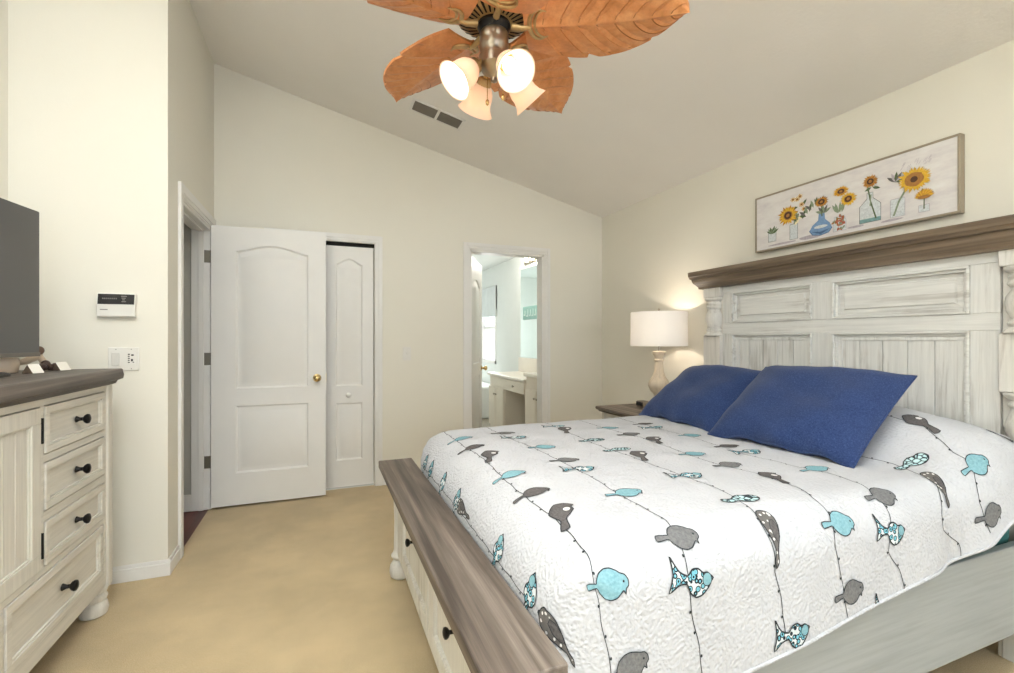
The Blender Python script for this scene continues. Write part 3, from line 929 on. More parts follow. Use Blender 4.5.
def tent(name, label, cx_, cy_, rz, w_, h_, d_):
    t = thing(name, label, 'block', (cx_, cy_, TZ), (0, 0, rz), group=None)
    MB().prism([(-d_ / 2, .001), (d_ / 2, .001), (0, h_)], lambda a, b, q: (a, q - w_ / 2, b), w_).build('block', plain('dark_wood_block', '#5a4a3d', .6), t, local=True, bevel=.001)
    sl = Vector((-d_ / 2, h_ - .001)); n = Vector((h_, d_ / 2)).normalized() * .0016
    MB().add([(d_ / 2 + n.x, -w_ / 2, .001 + n.y), (d_ / 2 + n.x, w_ / 2, .001 + n.y), (n.x, w_ / 2, h_ + n.y), (n.x, -w_ / 2, h_ + n.y)] + [(d_ / 2 - .0, -w_ / 2, .001), (d_ / 2, w_ / 2, .001), (0, w_ / 2, h_), (0, -w_ / 2, h_)],
             [(0, 1, 2, 3), (7, 6, 5, 4), (0, 4, 5, 1), (1, 5, 6, 2), (2, 6, 7, 3), (3, 7, 4, 0)]).build('white_face', plain('white_card', '#eae4d9', .6), t, local=True, label='white front face')
    return t


tent('tent_block', 'small triangular white-faced block beside the television, left one', -1.075, 2.445, R(-22), .045, .036, .046)
tent('tent_block', 'small triangular white-faced block nearest the right end of the chest', -1.065, 2.635, R(-20), .05, .036, .044)
fg = thing('figurine', 'small reclining figurine with round brown head and cream body', 'figurine', (-1.16, 2.63, TZ))
mb = MB()
mb.tube([(-1.14, 2.645, TZ + .075), (-1.145, 2.62, TZ + .060), (-1.16, 2.585, TZ + .044), (-1.178, 2.565, TZ + .038), (-1.185, 2.548, TZ + .034)], [.012, .016, .014, .011, .007], 10)
mb.tube([(-1.14, 2.64, TZ + .065), (-1.13, 2.655, TZ + .035), (-1.13, 2.662, TZ + .001)], [.012, .013, .016], 10)
mb.build('body', plain('cream_ceramic', '#d9c4ab', .5), fg, smooth=60)
MB().ball((-1.135, 2.628, TZ + .088), .0175, (1, 1, 1.1)).build('head', plain('brown_ceramic', '#6d5443', .5), fg, smooth=180)
mb = MB()
for (x, y, z, r_, s_) in ((-1.10, 2.555, .018, .022, (1, 1.3, .8)), (-1.095, 2.585, .026, .018, (1, 1, 1.2)), (-1.10, 2.53, .012, .014, (1, 1.4, .8)), (-1.09, 2.605, .013, .012, (1, 1.2, .9))):
    mb.ball((x, y, TZ + z), r_, s_, 10, 7)
mb.tube([(-1.09, 2.60, TZ + .012), (-1.085, 2.622, TZ + .025), (-1.085, 2.632, TZ + .031)], [.009, .007, .003], 8)
tag(mb.build('driftwood_ornament', plain('dark_driftwood', '#3a2822', .6, var=.2, nscale=60, bstr=.6), loc=(-1.095, 2.57, TZ), smooth=60), 'lumpy dark brown ornament between the two small white-faced blocks', 'ornament')

# ------------------------------------------------------------------ bed frame
bed = thing('bed_frame', 'white distressed panel bed with brown cornice and drawer footboard', 'bed', (1.45, 1.69, 0))
HX = 2.53                                  # plane of the headboard field
Y0, Y1 = 1.0, 2.38
mb = MB()
mb.box(HX, HX + .045, Y0, Y1, .30, 1.60)
mb.build('headboard_panel', M['washed_z'], bed, bevel=.002)
ph = [((1.093, 1.658), (1.355, 1.557)), ((1.766, 2.305), (1.355, 1.557)), ((1.093, 1.658), (.55, 1.285)), ((1.766, 2.305), (.55, 1.285))]
mb = MB()                                   # rails run level, stiles upright, standing proud of the panels
for z0_, z1_ in ((1.557, 1.605), (1.285, 1.355), (.45, .55)): box('headboard_rail', M['washed_y'], HX - .022, HX, Y0, Y1, z0_, z1_, bed, bevel=.003)
for y0_, y1_ in ((Y0, 1.093), (1.658, 1.766), (2.305, Y1)):
    for z0_, z1_ in ((.55, 1.285), (1.355, 1.557)): box('headboard_stile', M['washed_z'], HX - .022, HX, y0_, y1_, z0_, z1_, bed, bevel=.003)
for (y0_, y1_), (z0_, z1_) in ph:
    mb = MB()
    for d, w_, hgt in ((0, .012, .030), (.012, .012, .016)):
        a0, a1, c0, c1 = y0_ + d, y1_ - d, z0_ + d, z1_ - d
        mb.box(HX - hgt, HX, a0, a1, c1 - w_, c1).box(HX - hgt, HX, a0, a0 + w_, c0, c1 - w_).box(HX - hgt, HX, a1 - w_, a1, c0, c1 - w_)
        mb.box(HX - hgt, HX, a0 + w_, a1 - w_, c0, c0 + w_)
    mb.build('panel_moulding', M['washed_y'], bed, bevel=.003)
    mb = MB()
    if z1_ > 1.5:                           # small raised upper panel
        r1 = [(HX, y0_ + .024, z0_ + .024), (HX, y1_ - .024, z0_ + .024), (HX, y1_ - .024, z1_ - .024), (HX, y0_ + .024, z1_ - .024)]
        r2 = [(HX - .004, y0_ + .05, z0_ + .045), (HX - .004, y1_ - .05, z0_ + .045), (HX - .004, y1_ - .05, z1_ - .045), (HX - .004, y0_ + .05, z1_ - .045)]
        r3 = [(HX - .011, y0_ + .056, z0_ + .05), (HX - .011, y1_ - .056, z0_ + .05), (HX - .011, y1_ - .056, z1_ - .05), (HX - .011, y0_ + .056, z1_ - .05)]
        mb.loft([r1, r2, r3], caps=(False, True))
        mb.build('upper_panel', M['washed_y'], bed)
    else:                                   # planked lower panel inside a second step
        n = 5; a0, a1 = y0_ + .024, y1_ - .024; w_ = (a1 - a0) / n
        for i in range(n): mb.box(HX - .006, HX - .0005, a0 + i * w_ + .0015, a0 + (i + 1) * w_ - .0015, z0_ + .02, z1_ - .03)
        mb.box(HX - .012, HX - .001, a0 + .0005, a0 + .022, z0_ + .02, z1_ - .042).box(HX - .012, HX - .001, a1 - .022, a1 - .0005, z0_ + .02, z1_ - .042).box(HX - .012, HX, a0, a1, z1_ - .042, z1_ - .024)
        mb.build('lower_panel', M['washed_z'], bed, bevel=.0015)
# cornice
prof = [(.000, 1.598), (.012, 1.600), (.016, 1.612), (.030, 1.624), (.050, 1.640), (.058, 1.655), (.060, 1.664), (.072, 1.668), (.076, 1.680), (.082, 1.684), (.084, 1.712), (.080, 1.716)]
rings = []
for d, z in prof:
    ex = HX - .048 - d; ey = .022 + d * .40
    rings.append([(HX + .10, .85 - ey, z), (ex, .85 - ey, z), (ex, 2.53 + ey, z), (HX + .10, 2.53 + ey, z)])
MB().loft(rings).build('cornice', M['cornice'], bed, smooth=28, label='brown wood cornice')
# turned posts
for yc in (.925, 2.455):
    mb = MB(); px = HX - .012; hw = .073
    mb.box(px - .035, px + .057, yc - hw, yc + hw, 1.535, 1.600)
    mb.box(px - .035, px + .057, yc - hw, yc + hw, 1.04, 1.272).box(px + .0, px + .057, yc - hw, yc + hw, .9, 1.6).box(px - .035, px + .057, yc - hw, yc + hw, .0, .78)
    mb.lathe([(.066, 1.535), (.068, 1.525), (.060, 1.512), (.045, 1.505), (.054, 1.498), (.056, 1.488), (.046, 1.480), (.056, 1.472), (.057, 1.462), (.040, 1.452), (.046, 1.440), (.060, 1.415), (.064, 1.390), (.060, 1.360), (.048, 1.335), (.042, 1.325), (.056, 1.318), (.056, 1.306), (.046, 1.300), (.058, 1.290), (.068, 1.280), (.070, 1.272)], (px, yc, 0), 28)
    mb.lathe([(.070, 1.04), (.068, 1.03), (.056, 1.018), (.045, 1.010), (.056, 1.0), (.056, .99), (.044, .982), (.052, .95), (.062, .92), (.062, .89), (.050, .85), (.046, .83), (.062, .80), (.068, .78)], (px, yc, 0), 28)
    mb.build('headboard_post', M['washed_turn'], bed, bevel=.006, smooth=35)
for yc in (.945, 2.435): box('headboard_leg', M['washed_z'], 2.48, 2.56, yc - .04, yc + .04, 0, .35, bed, bevel=.004)
# side rails
for y0_, y1_ in ((.886, .914), (2.446, 2.474)):
    MB().box(.44, 2.515, y0_, y1_, .186, .505).build('side_rail', M['rail'], bed, bevel=.004)
# footboard with drawers under a wide cap
MB().box(.285, .461, .824, 2.572, .562, .600).build('footboard_cap', M['weather'], bed, bevel=.004, label='weathered brown wood bench cap')
MB().box(.378, .448, .90, 2.50, .127, .562).build('footboard_body', M['bench'], bed, bevel=.003)
mb = MB()
mb.box(.368, .39, .90, 2.50, .532, .562).box(.368, .39, .90, 2.50, .127, .170)
for y0_, y1_ in ((.90, 1.05), (1.65, 1.71), (2.31, 2.50)): mb.box(.368, .39, y0_, y1_, .170, .532)
mb.build('footboard_frame', M['bench'], bed, bevel=.002)
for y0_, y1_ in ((1.053, 1.647), (1.713, 2.307)):
    panel_drawer('drawer', M['bench'], bed, .364, y0_, y1_, .173, .529, .034, [((y0_ + y1_) / 2, .38)], 1.05, -1)
for yc in (2.485, .905):
    mb = MB()
    mb.box(.345, .425, yc - .042, yc + .042, .50, .562)
    mb.lathe([(.034, .001), (.048, .012), (.054, .04), (.050, .07), (.036, .092), (.026, .10), (.044, .112), (.047, .122), (.036, .134), (.032, .150), (.030, .30), (.034, .42), (.028, .45), (.040, .458), (.040, .47), (.028, .478), (.040, .50)], (.385, yc, 0), 24)
    mb.build('foot_post', M['bench'], bed, smooth=35, bevel=.003)

mat_o = MB().box(.60, 2.44, .925, 2.42, .44, .70).build('mattress', M['teal_sheet'], loc=(1.52, 1.67, .44), bevel=.07, seg=5, smooth=60)
tag(mat_o, 'mattress in a teal fitted sheet, peeping out under the quilt hem', 'mattress')
box('slat_base', M['rail'], .47, 2.5, .914, 2.446, .40, .438, bed)

# ------------------------------------------------------------------ quilt

QX, QR, QU, QN, QF, QZ = .468, .115, .19, .868, 2.475, .778     # foot face, side and foot fold radius, near face, far face, top height
QV = (QF - QR) - (QN + QR)                             # flat width
def sstep(a, b, x):
    t = max(0., min(1., (x - a) / (b - a))); return t * t * (3 - 2 * t)
def wob(x, y):
    return (math.sin(x * 7.1 + 1.3 * math.sin(y * 5.3)) * math.sin(y * 6.2 + 1.1 * math.sin(x * 4.7 + 2)) * .0035
            + math.sin(x * 19 + y * 13 + 2 * math.sin(y * 9)) * .0012)
def fold(a, r):
    h = r * math.pi / 2
    if a <= 0: return 0., 0.
    if a < h: return r * math.sin(a / r), r * (1 - math.cos(a / r))
    return r, r + a - h
def hem_z(X):
    if X < .955: return .36 + .06 * sstep(.46, .955, X)
    if X < 1.55: return .42 + (X - .955) / .595 * .07
    if X < 1.9: return .49 + (X - 1.55) / .35 * .04
    return .53 + .115 * sstep(1.88, 2.22, X)
def bulge(X, Y):
    m = .10 + .05 * sstep(.86, 1.1, Y) + .03 * sstep(1.05, 1.3, Y)
    m -= .035 * sstep(1.58, 1.67, Y) * (1 - sstep(1.69, 1.78, Y))
    m -= .05 * sstep(2.2, 2.45, Y)
    return m * sstep(1.92, 2.24, X) - .03 * sstep(2.34, 2.48, X)
def quilt(u, v):
    """u = cloth metres from the foot fold towards the headboard, v = from the near fold across the bed"""
    ox, dx = fold(-u, QU)
    oy, dy = fold(-v, QR) if v < QV / 2 else fold(v - QV, QR)
    m = math.hypot(ox / QU, oy / QR)
    if m > 1: ox /= m; oy /= m
    X = QX + QU + max(u, 0) - ox
    if v < QV / 2: Y = QN + QR + max(v, 0) - oy
    else: Y = QF - QR - max(QV - v, 0) + oy
    d = (dx ** 4 + dy ** 4) ** .25
    Z = QZ - d + bulge(X, Y) + wob(X, Y) * (1 if d < .1 else .4) 
    k = min(1., max(0., d - .05) / .25)
    if v < 0:
        Y += k * (-.045 * sstep(1.94, 2.05, X) + .024 * math.exp(-((X - 1.89) / .07) ** 2) + .004 * math.sin(X * 9 + .6) - .012)
    return X, Y, Z
def v_hem(X):
    z0 = QZ + bulge(X, QN)
    return -(z0 - hem_z(X) - QR + QR * math.pi / 2)

VINES = [
    [(-0.064, 1.457), (-0.064, 1.327), (-0.063, 1.07), (-0.059, 0.957), (-0.058, 0.726), (-0.07, 0.527), (-0.072, 0.375), (-0.076, 0.254), (-0.072, 0.174), (-0.08, 0.051), (-0.09, -0.037), (-0.104, -0.107), (-0.114, -0.144), (-0.104, -0.211), (-0.089, -0.264), (-0.076, -0.32), (-0.056, -0.6)],
    [(0.169, 1.457), (0.169, 1.315), (0.171, 1.011), (0.196, 0.787), (0.199, 0.651), (0.197, 0.471), (0.187, 0.244), (0.182, 0.108), (0.175, 0.007), (0.154, -0.096), (0.149, -0.187), (0.154, -0.237), (0.173, -0.32), (0.182, -0.384), (0.202, -0.6)],
    [(0.514, 1.457), (0.514, 1.204), (0.49, 1.02), (0.487, 0.782), (0.499, 0.52), (0.493, 0.41), (0.501, 0.325), (0.497, 0.142), (0.489, 0.089), (0.46, -0.01), (0.439, -0.076), (0.434, -0.144), (0.429, -0.194), (0.446, -0.274), (0.452, -0.352)],
    [(0.729, 1.457), (0.729, 1.281), (0.731, 1.066), (0.765, 0.865), (0.747, 0.701), (0.736, 0.569), (0.719, 0.447), (0.733, 0.38), (0.766, 0.23), (0.744, 0.057), (0.701, -0.029), (0.693, -0.087), (0.682, -0.12), (0.662, -0.169), (0.677, -0.224), (0.688, -0.288), (0.703, -0.369)],
    [(0.996, 1.427), (0.996, 1.113), (0.981, 0.907), (0.99, 0.721), (0.952, 0.456), (0.972, 0.285), (0.976, 0.23), (0.999, 0.127), (0.968, 0.012), (0.948, -0.034), (0.933, -0.12), (0.894, -0.221), (0.944, -0.28), (0.959, -0.333), (0.966, -0.373)],
    [(1.311, 1.427), (1.311, 0.21), (1.311, 0.167), (1.312, 0.094), (1.279, 0.008), (1.268, -0.048), (1.177, -0.152), (1.182, -0.202), (1.268, -0.258), (1.28, -0.303), (1.252, -0.341)],
    [(1.519, 1.427), (1.519, 0.192), (1.519, 0.114), (1.474, 0.033), (1.443, -0.021), (1.444, -0.072), (1.369, -0.161), (1.379, -0.259)],
    [(1.81, 1.377), (1.805, 0.8), (1.8, 0.2), (1.795, -0.05)],
    [(-0.27, 1.357), (-0.265, 0.7), (-0.27, 0.3), (-0.275, 0.05)]]

BIRDS = [
    ('t', -0.029, 1.166, -14), ('g', -0.033, 0.979, -14), ('k', -0.028, 0.797, -25), ('t', -0.031, 0.537, -14), ('g', -0.036, 0.34, -14),
    ('k', -0.054, 0.136, -25), ('t', -0.065, -0.136, -14), ('g', -0.021, -0.32, 4), ('g', 0.204, 1.198, -14), ('f', 0.206, 1.084, -14),
    ('t', 0.246, 0.842, -14), ('g', 0.236, 0.621, -14), ('f', 0.214, 0.492, -14), ('t', 0.217, 0.212, -14), ('g', 0.174, -0.07, -14),
    ('f', 0.165, -0.168, -14), ('f', 0.508, 1.249, -14), ('k', 0.507, 1.138, -25), ('d', 0.512, 0.889, -14), ('d', 0.515, 0.695, -14),
    ('k', 0.534, 0.565, -25), ('f', 0.517, 0.286, -14), ('d', 0.487, 0.04, -14), ('p', 0.454, -0.112, -16), ('f', 0.484, -0.36, -4),
    ('t', 0.759, 1.106, -14), ('g', 0.767, 0.938, -14), ('k', 0.781, 0.776, -25), ('t', 0.762, 0.507, -14), ('g', 0.772, 0.34, -14),
    ('k', 0.774, 0.158, -25), ('t', 0.72, -0.117, -14), ('g', 0.727, -0.303, -6), ('g', 1.015, 1.145, -14), ('f', 0.981, 1.036, -14),
    ('t', 1.022, 0.8, -14), ('g', 1.008, 0.564, -14), ('f', 0.994, 0.453, -14), ('t', 1.016, 0.177, -14), ('g', 0.968, -0.068, -14),
    ('f', 0.919, -0.166, -14), ('f', 0.887, -0.385, -14), ('d', 1.339, 0.054, -24), ('p', 1.262, -0.073, -30), ('k', 1.53, 0.12, -25),
    ('t', 1.463, -0.087, -18), ('g', 1.41, -0.22, -24), ('g', 1.772, -0.014, -14), ('f', -0.258, 1.297, -14), ('f', -0.257, 1.177, -14),
    ('f', -0.251, 0.95, -14), ('f', -0.256, 0.727, -14), ('p', -0.251, 0.627, 0), ('f', -0.255, 0.285, -14), ('f', -0.264, 0.058, -14),
    ('p', -0.304, -0.067, -38)]


def q_out(u, v, off):
    p = Vector(quilt(u, v)); e = .004
    n = (Vector(quilt(u + e, v)) - Vector(quilt(u - e, v))).cross(Vector(quilt(u, v + e)) - Vector(quilt(u, v - e)))
    if n.length < 1e-12: n = Vector((0, 0, 1))
    n.normalize()
    return p + n * off


def clampv(u, v):
    return max(v, v_hem(QX + QU + max(u, 0)) + .002)


QU0, QU1 = -.42, 2.475 - QX - QU
QM = [M['quilt'], M['p_teal'], M['p_grey'], M['p_dark'], M['p_floral'], M['p_net'], M['p_dots'], M['p_line'], M['p_white']]
qb = MB()
nu = 190; rows_v = 34 + 62 + 14


def q_grid(i, j):
    u = QU0 + (QU1 - QU0) * i; r = j * rows_v
    h = v_hem(QX + QU + max(u, 0))
    if r <= 34: v = h * (1 - r / 34)
    elif r <= 96: v = QV * (r - 34) / 62
    else: v = QV + .40 * (r - 96) / 14
    return quilt(u, v)


qb.grid(q_grid, nu, rows_v)
hem = [q_grid(i / nu, 0) for i in range(nu + 1)]
qb.tube(hem, .005, 6)
qb.tube([q_grid(1, j / rows_v) for j in range(rows_v + 1)], .005, 6)

SHAPES = {
    'plain': [(-.60, -.05), (-.59, -.18), (-.33, -.10), (-.27, -.17), (-.13, -.25), (.02, -.265), (.15, -.21), (.23, -.11), (.275, -.07), (.33, -.12), (.325, -.04), (.375, .02), (.365, .11), (.30, .18), (.2, .2), (.12, .235), (0, .265), (-.13, .245), (-.25, .16), (-.31, .04), (-.33, -.01)],
    'fish': [(-.55, .34), (-.47, .22), (-.36, .10), (-.17, .05), (-.06, .17), (.08, .2), (.2, .14), (.3, .16), (.38, .12), (.45, .09), (.41, .03), (.37, -.09), (.25, -.24), (.1, -.3), (-.05, -.23), (-.17, -.08), (-.36, -.12), (-.56, -.27), (-.5, .03)],
    'dove': [(-.5, -.02), (-.52, -.13), (-.44, -.2), (-.28, -.2), (-.12, -.12), (.05, -.2), (.25, -.2), (.4, -.12), (.48, 0), (.44, .13), (.34, .19), (.2, .17), (.05, .2), (-.1, .13), (-.22, .0), (-.36, -.02)],
    'peacock': [(0, .5), (.1, .47), (.165, .36), (.165, .2), (.11, 0), (.06, -.12), (.03, -.25), (.045, -.40), (0, -.5), (-.04, -.38), (-.02, -.2), (-.08, 0), (-.15, .2), (-.165, .36), (-.1, .47)],
    'parrot': [(-.2, .33), (-.12, .48), (.08, .5), (.25, .44), (.2, .33), (.24, .2), (.16, .0), (.08, -.15), (.12, -.47), (-.05, -.5), (-.03, -.2), (-.14, -.03), (-.24, .14)],
}


def smooth_poly(p, sharp=()):
    out = []
    k = len(p)
    for i in range(k):
        a, b, c, d = (Vector(p[(i + q) % k]) for q in (-1, 0, 1, 2))
        for t in (0, .34, .67):
            w = .5 * ((2 * b) + (c - a) * t + (2 * a - 5 * b + 4 * c - d) * t * t + (3 * b - a - 3 * c + d) * t ** 3)
            lw = b.lerp(c, t)
            out.append((lw * .35 + w * .65))
    return out


def patch(poly, mi, off, spacing=.011, line=.0026):
    """appliqued shape following the quilt's surface, with a stitched dark outline"""
    pts = [Vector((a, b)) for a, b in poly]
    k = len(pts)
    xs = [p.x for p in pts]; ys = [p.y for p in pts]
    ver = list(pts)
    gx = int((max(xs) - min(xs)) / spacing); gy = int((max(ys) - min(ys)) / spacing)
    for i in range(1, gx + 1):
        for j in range(1, gy + 1):
            ver.append(Vector((min(xs) + i * spacing - .3 * spacing, min(ys) + j * spacing - .3 * spacing)))
    vo, ed, fa, *_ = delaunay_2d_cdt(ver, [], [list(range(k))], 1, 1e-5)
    vs = [q_out(p.x, clampv(p.x, p.y), off) for p in vo]
    qb.add(vs, fa, mi)
    if line:
        rim(pts + pts[:1], line, off + .0006)


def rim(pts, w_, off, mi=7):
    vs = []
    n = len(pts)
    for i, p in enumerate(pts):
        a = pts[i - 1] if i else (pts[-2] if pts[0] == pts[-1] else p); b = pts[i + 1] if i < n - 1 else (pts[1] if pts[0] == pts[-1] else p)
        t = (b - a)
        t = t.normalized() if t.length else Vector((1, 0))
        m = Vector((-t.y, t.x)) * w_ / 2
        for s in (m, -m):
            q = p + s; vs.append(q_out(q.x, clampv(q.x, q.y), off))
    qb.add(vs, [(2 * i, 2 * i + 1, 2 * i + 3, 2 * i + 2) for i in range(n - 1)], mi)


def place(shape, u, v, L, deg=0):
    ca, sa = cos(R(deg)), sin(R(deg))
    return lambda a, b: (u + L * (a * ca - b * sa), v + L * (a * sa + b * ca))


rq = random.Random(11)
for vine in VINES:                                   # thin branches with little buds
    pts = []
    V_ = [Vector(p) for p in vine]
    for i in range(len(V_) - 1):
        a, b, c, d = V_[max(i - 1, 0)], V_[i], V_[i + 1], V_[min(i + 2, len(V_) - 1)]
        n = max(2, int((c - b).length / .015))
        for j in range(n):
            t = j / n
            w = .5 * ((2 * b) + (c - a) * t + (2 * a - 5 * b + 4 * c - d) * t * t + (3 * b - a - 3 * c + d) * t ** 3)
            pts.append(b.lerp(c, t) * .6 + w * .4)
    pts.append(V_[-1])
    pts = [Vector((p.x + .0015 * sin(p.y * 60 + p.x * 9), p.y)) for p in pts]
    rim(pts, .0024, .0012)
    acc = 0
    for a, b in zip(pts, pts[1:]):
        acc += (b - a).length
        if acc > .052:
            acc = rq.uniform(-.012, .008)
            sgn = rq.choice((-1, 1))
            patch([(b.x + sgn * (.001 + .0062 * (.5 + .5 * cos(q))) , b.y + .004 * sin(q) + sgn * .002) for q in [2 * pi * z / 8 for z in range(8)]], 7, .0016, 1, 0)

for kind, u, v, deg in BIRDS:
    if kind == 't' or kind == 'g':
        L = .125; f = place('plain', u, v, L, deg)
        patch([f(p.x, p.y) for p in smooth_poly(SHAPES['plain'])], 1 if kind == 't' else (3 if (u + v) % .3 < .1 else 2), .0018)
        patch([f(.27 + .022 * cos(q), .075 + .022 * sin(q)) for q in [2 * pi * z / 8 for z in range(8)]], 7, .0030, 1, 0)
    elif kind == 'f':
        L = .125; f = place('fish', u, v, L, deg)
        patch([f(p.x, p.y) for p in smooth_poly(SHAPES['fish'])], 4, .0018, line=.004)
        patch([f(.30 + .11 * cos(q), .045 + .115 * sin(q)) for q in [2 * pi * z / 14 for z in range(14)]], 1, .0028, line=.002)
    elif kind == 'd':
        L = .125; f = place('dove', u, v, L, deg)
        patch([f(p.x, p.y) for p in smooth_poly(SHAPES['dove'])], 5, .0018, line=.004)
    elif kind == 'p':
        L = .155; f = place('peacock', u, v, L, deg)
        patch([f(p.x, p.y) for p in smooth_poly(SHAPES['peacock'])], 6, .0018, line=.003)
        patch([f(a, b) for a, b in ((.02, .28), (.10, .30), (.14, .2), (.12, .02), (.06, -.1), (.0, 0), (-.02, .14))], 3, .0028, line=.002)
        for a, b in ((.02, .43), (-.08, .38), (.1, .39), (-.11, .22), (-.05, .08), (-.02, -.05)):
            patch([f(a + .024 * cos(q), b + .024 * sin(q)) for q in [2 * pi * z / 8 for z in range(8)]], 8, .0030, 1, 0)
    else:
        L = .145; f = place('parrot', u, v, L, deg)
        patch([f(p.x, p.y) for p in smooth_poly(SHAPES['parrot'])], 3, .0018, line=.003)
        patch([f(.11 + .075 * cos(q), .21 + .085 * sin(q)) for q in [2 * pi * z / 12 for z in range(12)]], 8, .0028, line=.0015)

ql = qb.build('quilt', QM, loc=(1.4, 1.67, .78), smooth=60, fix=False)
tag(ql, 'white puckered bird patterned quilt spread over the bed', 'quilt')



# ------------------------------------------------------------------ blue pillows
def pillow(label, name, c, w_, h_, th_, rot, seed):
    rnd = random.Random(seed)
    ph_ = [rnd.uniform(0, 6) for _ in range(6)]
    def pt(s, t, side):
        # s, t in -1..1 ; corners pulled out, edges slightly hollow
        x = s * w_ / 2 * (1 - .035 * (1 - t * t)); y = t * h_ / 2 * (1 - .05 * (1 - s * s))
        k = max(0, (1 - s ** 4)) ** .62 * max(0, (1 - t ** 4)) ** .62
        z = side * (th_ / 2) * k * (1 + .05 * sin(3 * s + ph_[0]) * sin(2.5 * t + ph_[1]))
        rim = max(0, max(abs(s), abs(t)) - .72) / .28
        z += side * .0045 * rim * k * sin(14 * (s + .25 * t) + ph_[2]) - .03 * (s * s) * .5
        z += side * .004 * k * sin(9 * t + 4 * s + ph_[3])
        lo = max(0, -t - .8) / .2
        y += .007 * lo * sin(7 * s + ph_[4]); z += .009 * lo * sin(11 * s + ph_[5]) * (1 - s ** 4)
        z += .006 * k * sin(5 * s - 3 * t + ph_[4]) * side
        return x, y, z
    mb = MB(); n, m_ = 52, 40
    def warp(a): return sin((a * 2 - 1) * pi / 2)
    mb.grid(lambda a, b: pt(warp(a), warp(b), 1), n, m_); mb.grid(lambda a, b: pt(warp(a), warp(b), -1), n, m_)
    o = mb.build(name, M['pillow'], loc=c, rot=rot, local=True, smooth=180, weld=True)
    # stitched edge
    e = MB(); P = []
    for i in range(40): P.append(pt(-1 + 2 * i / 40, -1, 1))
    for i in range(30): P.append(pt(1, -1 + 2 * i / 30, 1))
    for i in range(40): P.append(pt(1 - 2 * i / 40, 1, 1))
    for i in range(31): P.append(pt(-1, 1 - 2 * i / 30, 1))
    e.tube(P, .004, 6); OFF[o.name] = Vector(c)
    e.build('edge_seam', M['pillow'], o, local=True, smooth=180)
    tag(o, label, 'pillow', 'blue pillows on the bed')
    return o


# local x runs across the bed, local y up the slope, local z out of the pillow face
def slope_rot(lean, yaw=0, roll=0):
    ex = Vector((0, -1, 0)); ey = Vector((cos(lean), 0, sin(lean))); ez = ex.cross(ey)
    mt_ = Matrix((ex, ey, ez)).transposed()
    return (Matrix.Rotation(yaw, 3, 'Z') @ mt_ @ Matrix.Rotation(roll, 3, 'Z')).to_euler()


pillow('right blue pillow, overlapping the other one and nearer the camera', 'pillow', (1.995, 1.458, .952), .66, .53, .17, slope_rot(R(37), R(3), R(0)), 3)
pillow('left blue pillow, tucked behind the other one beside the lamp', 'pillow', (2.045, 2.095, .933), .655, .50, .16, slope_rot(R(36), R(-3), R(0)), 5)

# ------------------------------------------------------------------ night stand, lamp, clock
ns = thing('nightstand', 'white nightstand with brown wood top behind the bed', 'nightstand', (2.41, 3.01, 0))
rings = []
for d, z in ((-.03, .645), (-.018, .648), (-.012, .658), (.0, .664), (.004, .674), (.002, .688), (-.002, .690)):
    rings.append([(2.14 - d, 2.66 - d, z), (2.668, 2.66 - d, z), (2.668, 3.36 + d, z), (2.14 - d, 3.36 + d, z)])
MB().loft(rings).build('top', M['weather'], ns, smooth=30, label='weathered brown wood top')
MB().box(2.19, 2.655, 2.70, 3.32, .10, .646).build('carcass', M['bench'], ns, bevel=.003)
for z0_, z1_ in ((.40, .61), (.14, .37)):
    panel_drawer('drawer', M['bench'], ns, 2.182, 2.74, 3.28, z0_, z1_, .03, [(3.01, (z0_ + z1_) / 2)], 1., -1)
for x in (2.23, 2.61):
    for y in (2.74, 3.28): MB().lathe([(.030, 0), (.040, .02), (.036, .055), (.028, .07), (.036, .08), (.036, .11)], (x, y, .002), 18).build('bun_foot', M['bench'], ns, smooth=40)

LX, LY, LZ = 2.425, 2.92, .691
tl = thing('table_lamp', 'lit table lamp with white drum shade and turned beige base', 'lamp', (LX, LY, LZ))
m_lb = washed('lamp_base_wash', base='#d8c9b4', wear='#a08e78', axis=2, amount=.5, fine=.6)
MB().lathe([(.072, .0), (.075, .012), (.06, .024), (.040, .04), (.032, .07), (.030, .115), (.040, .135), (.062, .155), (.078, .190), (.080, .215), (.070, .24), (.048, .27), (.036, .31), (.031, .36), (.031, .385), (.038, .39), (.038, .40), (.031, .405), (.034, .425), (.048, .445), (.050, .462), (.020, .468)], (LX, LY, LZ), 32).build('base', m_lb, tl, smooth=40)
MB().lathe([(.006, .46), (.006, .54)], (LX, LY, LZ), 8).build('stem', M['nickel'], tl)
mb = MB()
mb.tube([(LX, LY - .01, LZ + .50), (LX, LY - .05, LZ + .56), (LX, LY - .055, LZ + .68), (LX, LY - .02, LZ + .765), (LX, LY + .02, LZ + .765), (LX, LY + .055, LZ + .68), (LX, LY + .05, LZ + .56), (LX, LY + .01, LZ + .50)], .0025, 6)
mb.lathe([(.012, .762), (.012, .772), (.006, .776), (.009, .784), (.007, .792), (.001, .796)], (LX, LY, LZ), 12)
mb.build('harp_and_finial', M['nickel'], tl, smooth=50)
mb = MB()
mb.lathe([(.212, .505), (.210, .765), (.2085, .765), (.2105, .505)], (LX, LY, LZ), 48, caps=(False, False))
sh_ = mb.build('lamp_shade', M['linen'], tl, smooth=50, label='white linen drum shade')
MB().ball((LX, LY, LZ + .60), .03, (1, 1, 1.3)).build('bulb', M['bulb'], tl, smooth=180)
lamp('lamp_bulb', 'POINT', (LX, LY, LZ + .645), 5.5, (1, .88, .74), radius=.03)

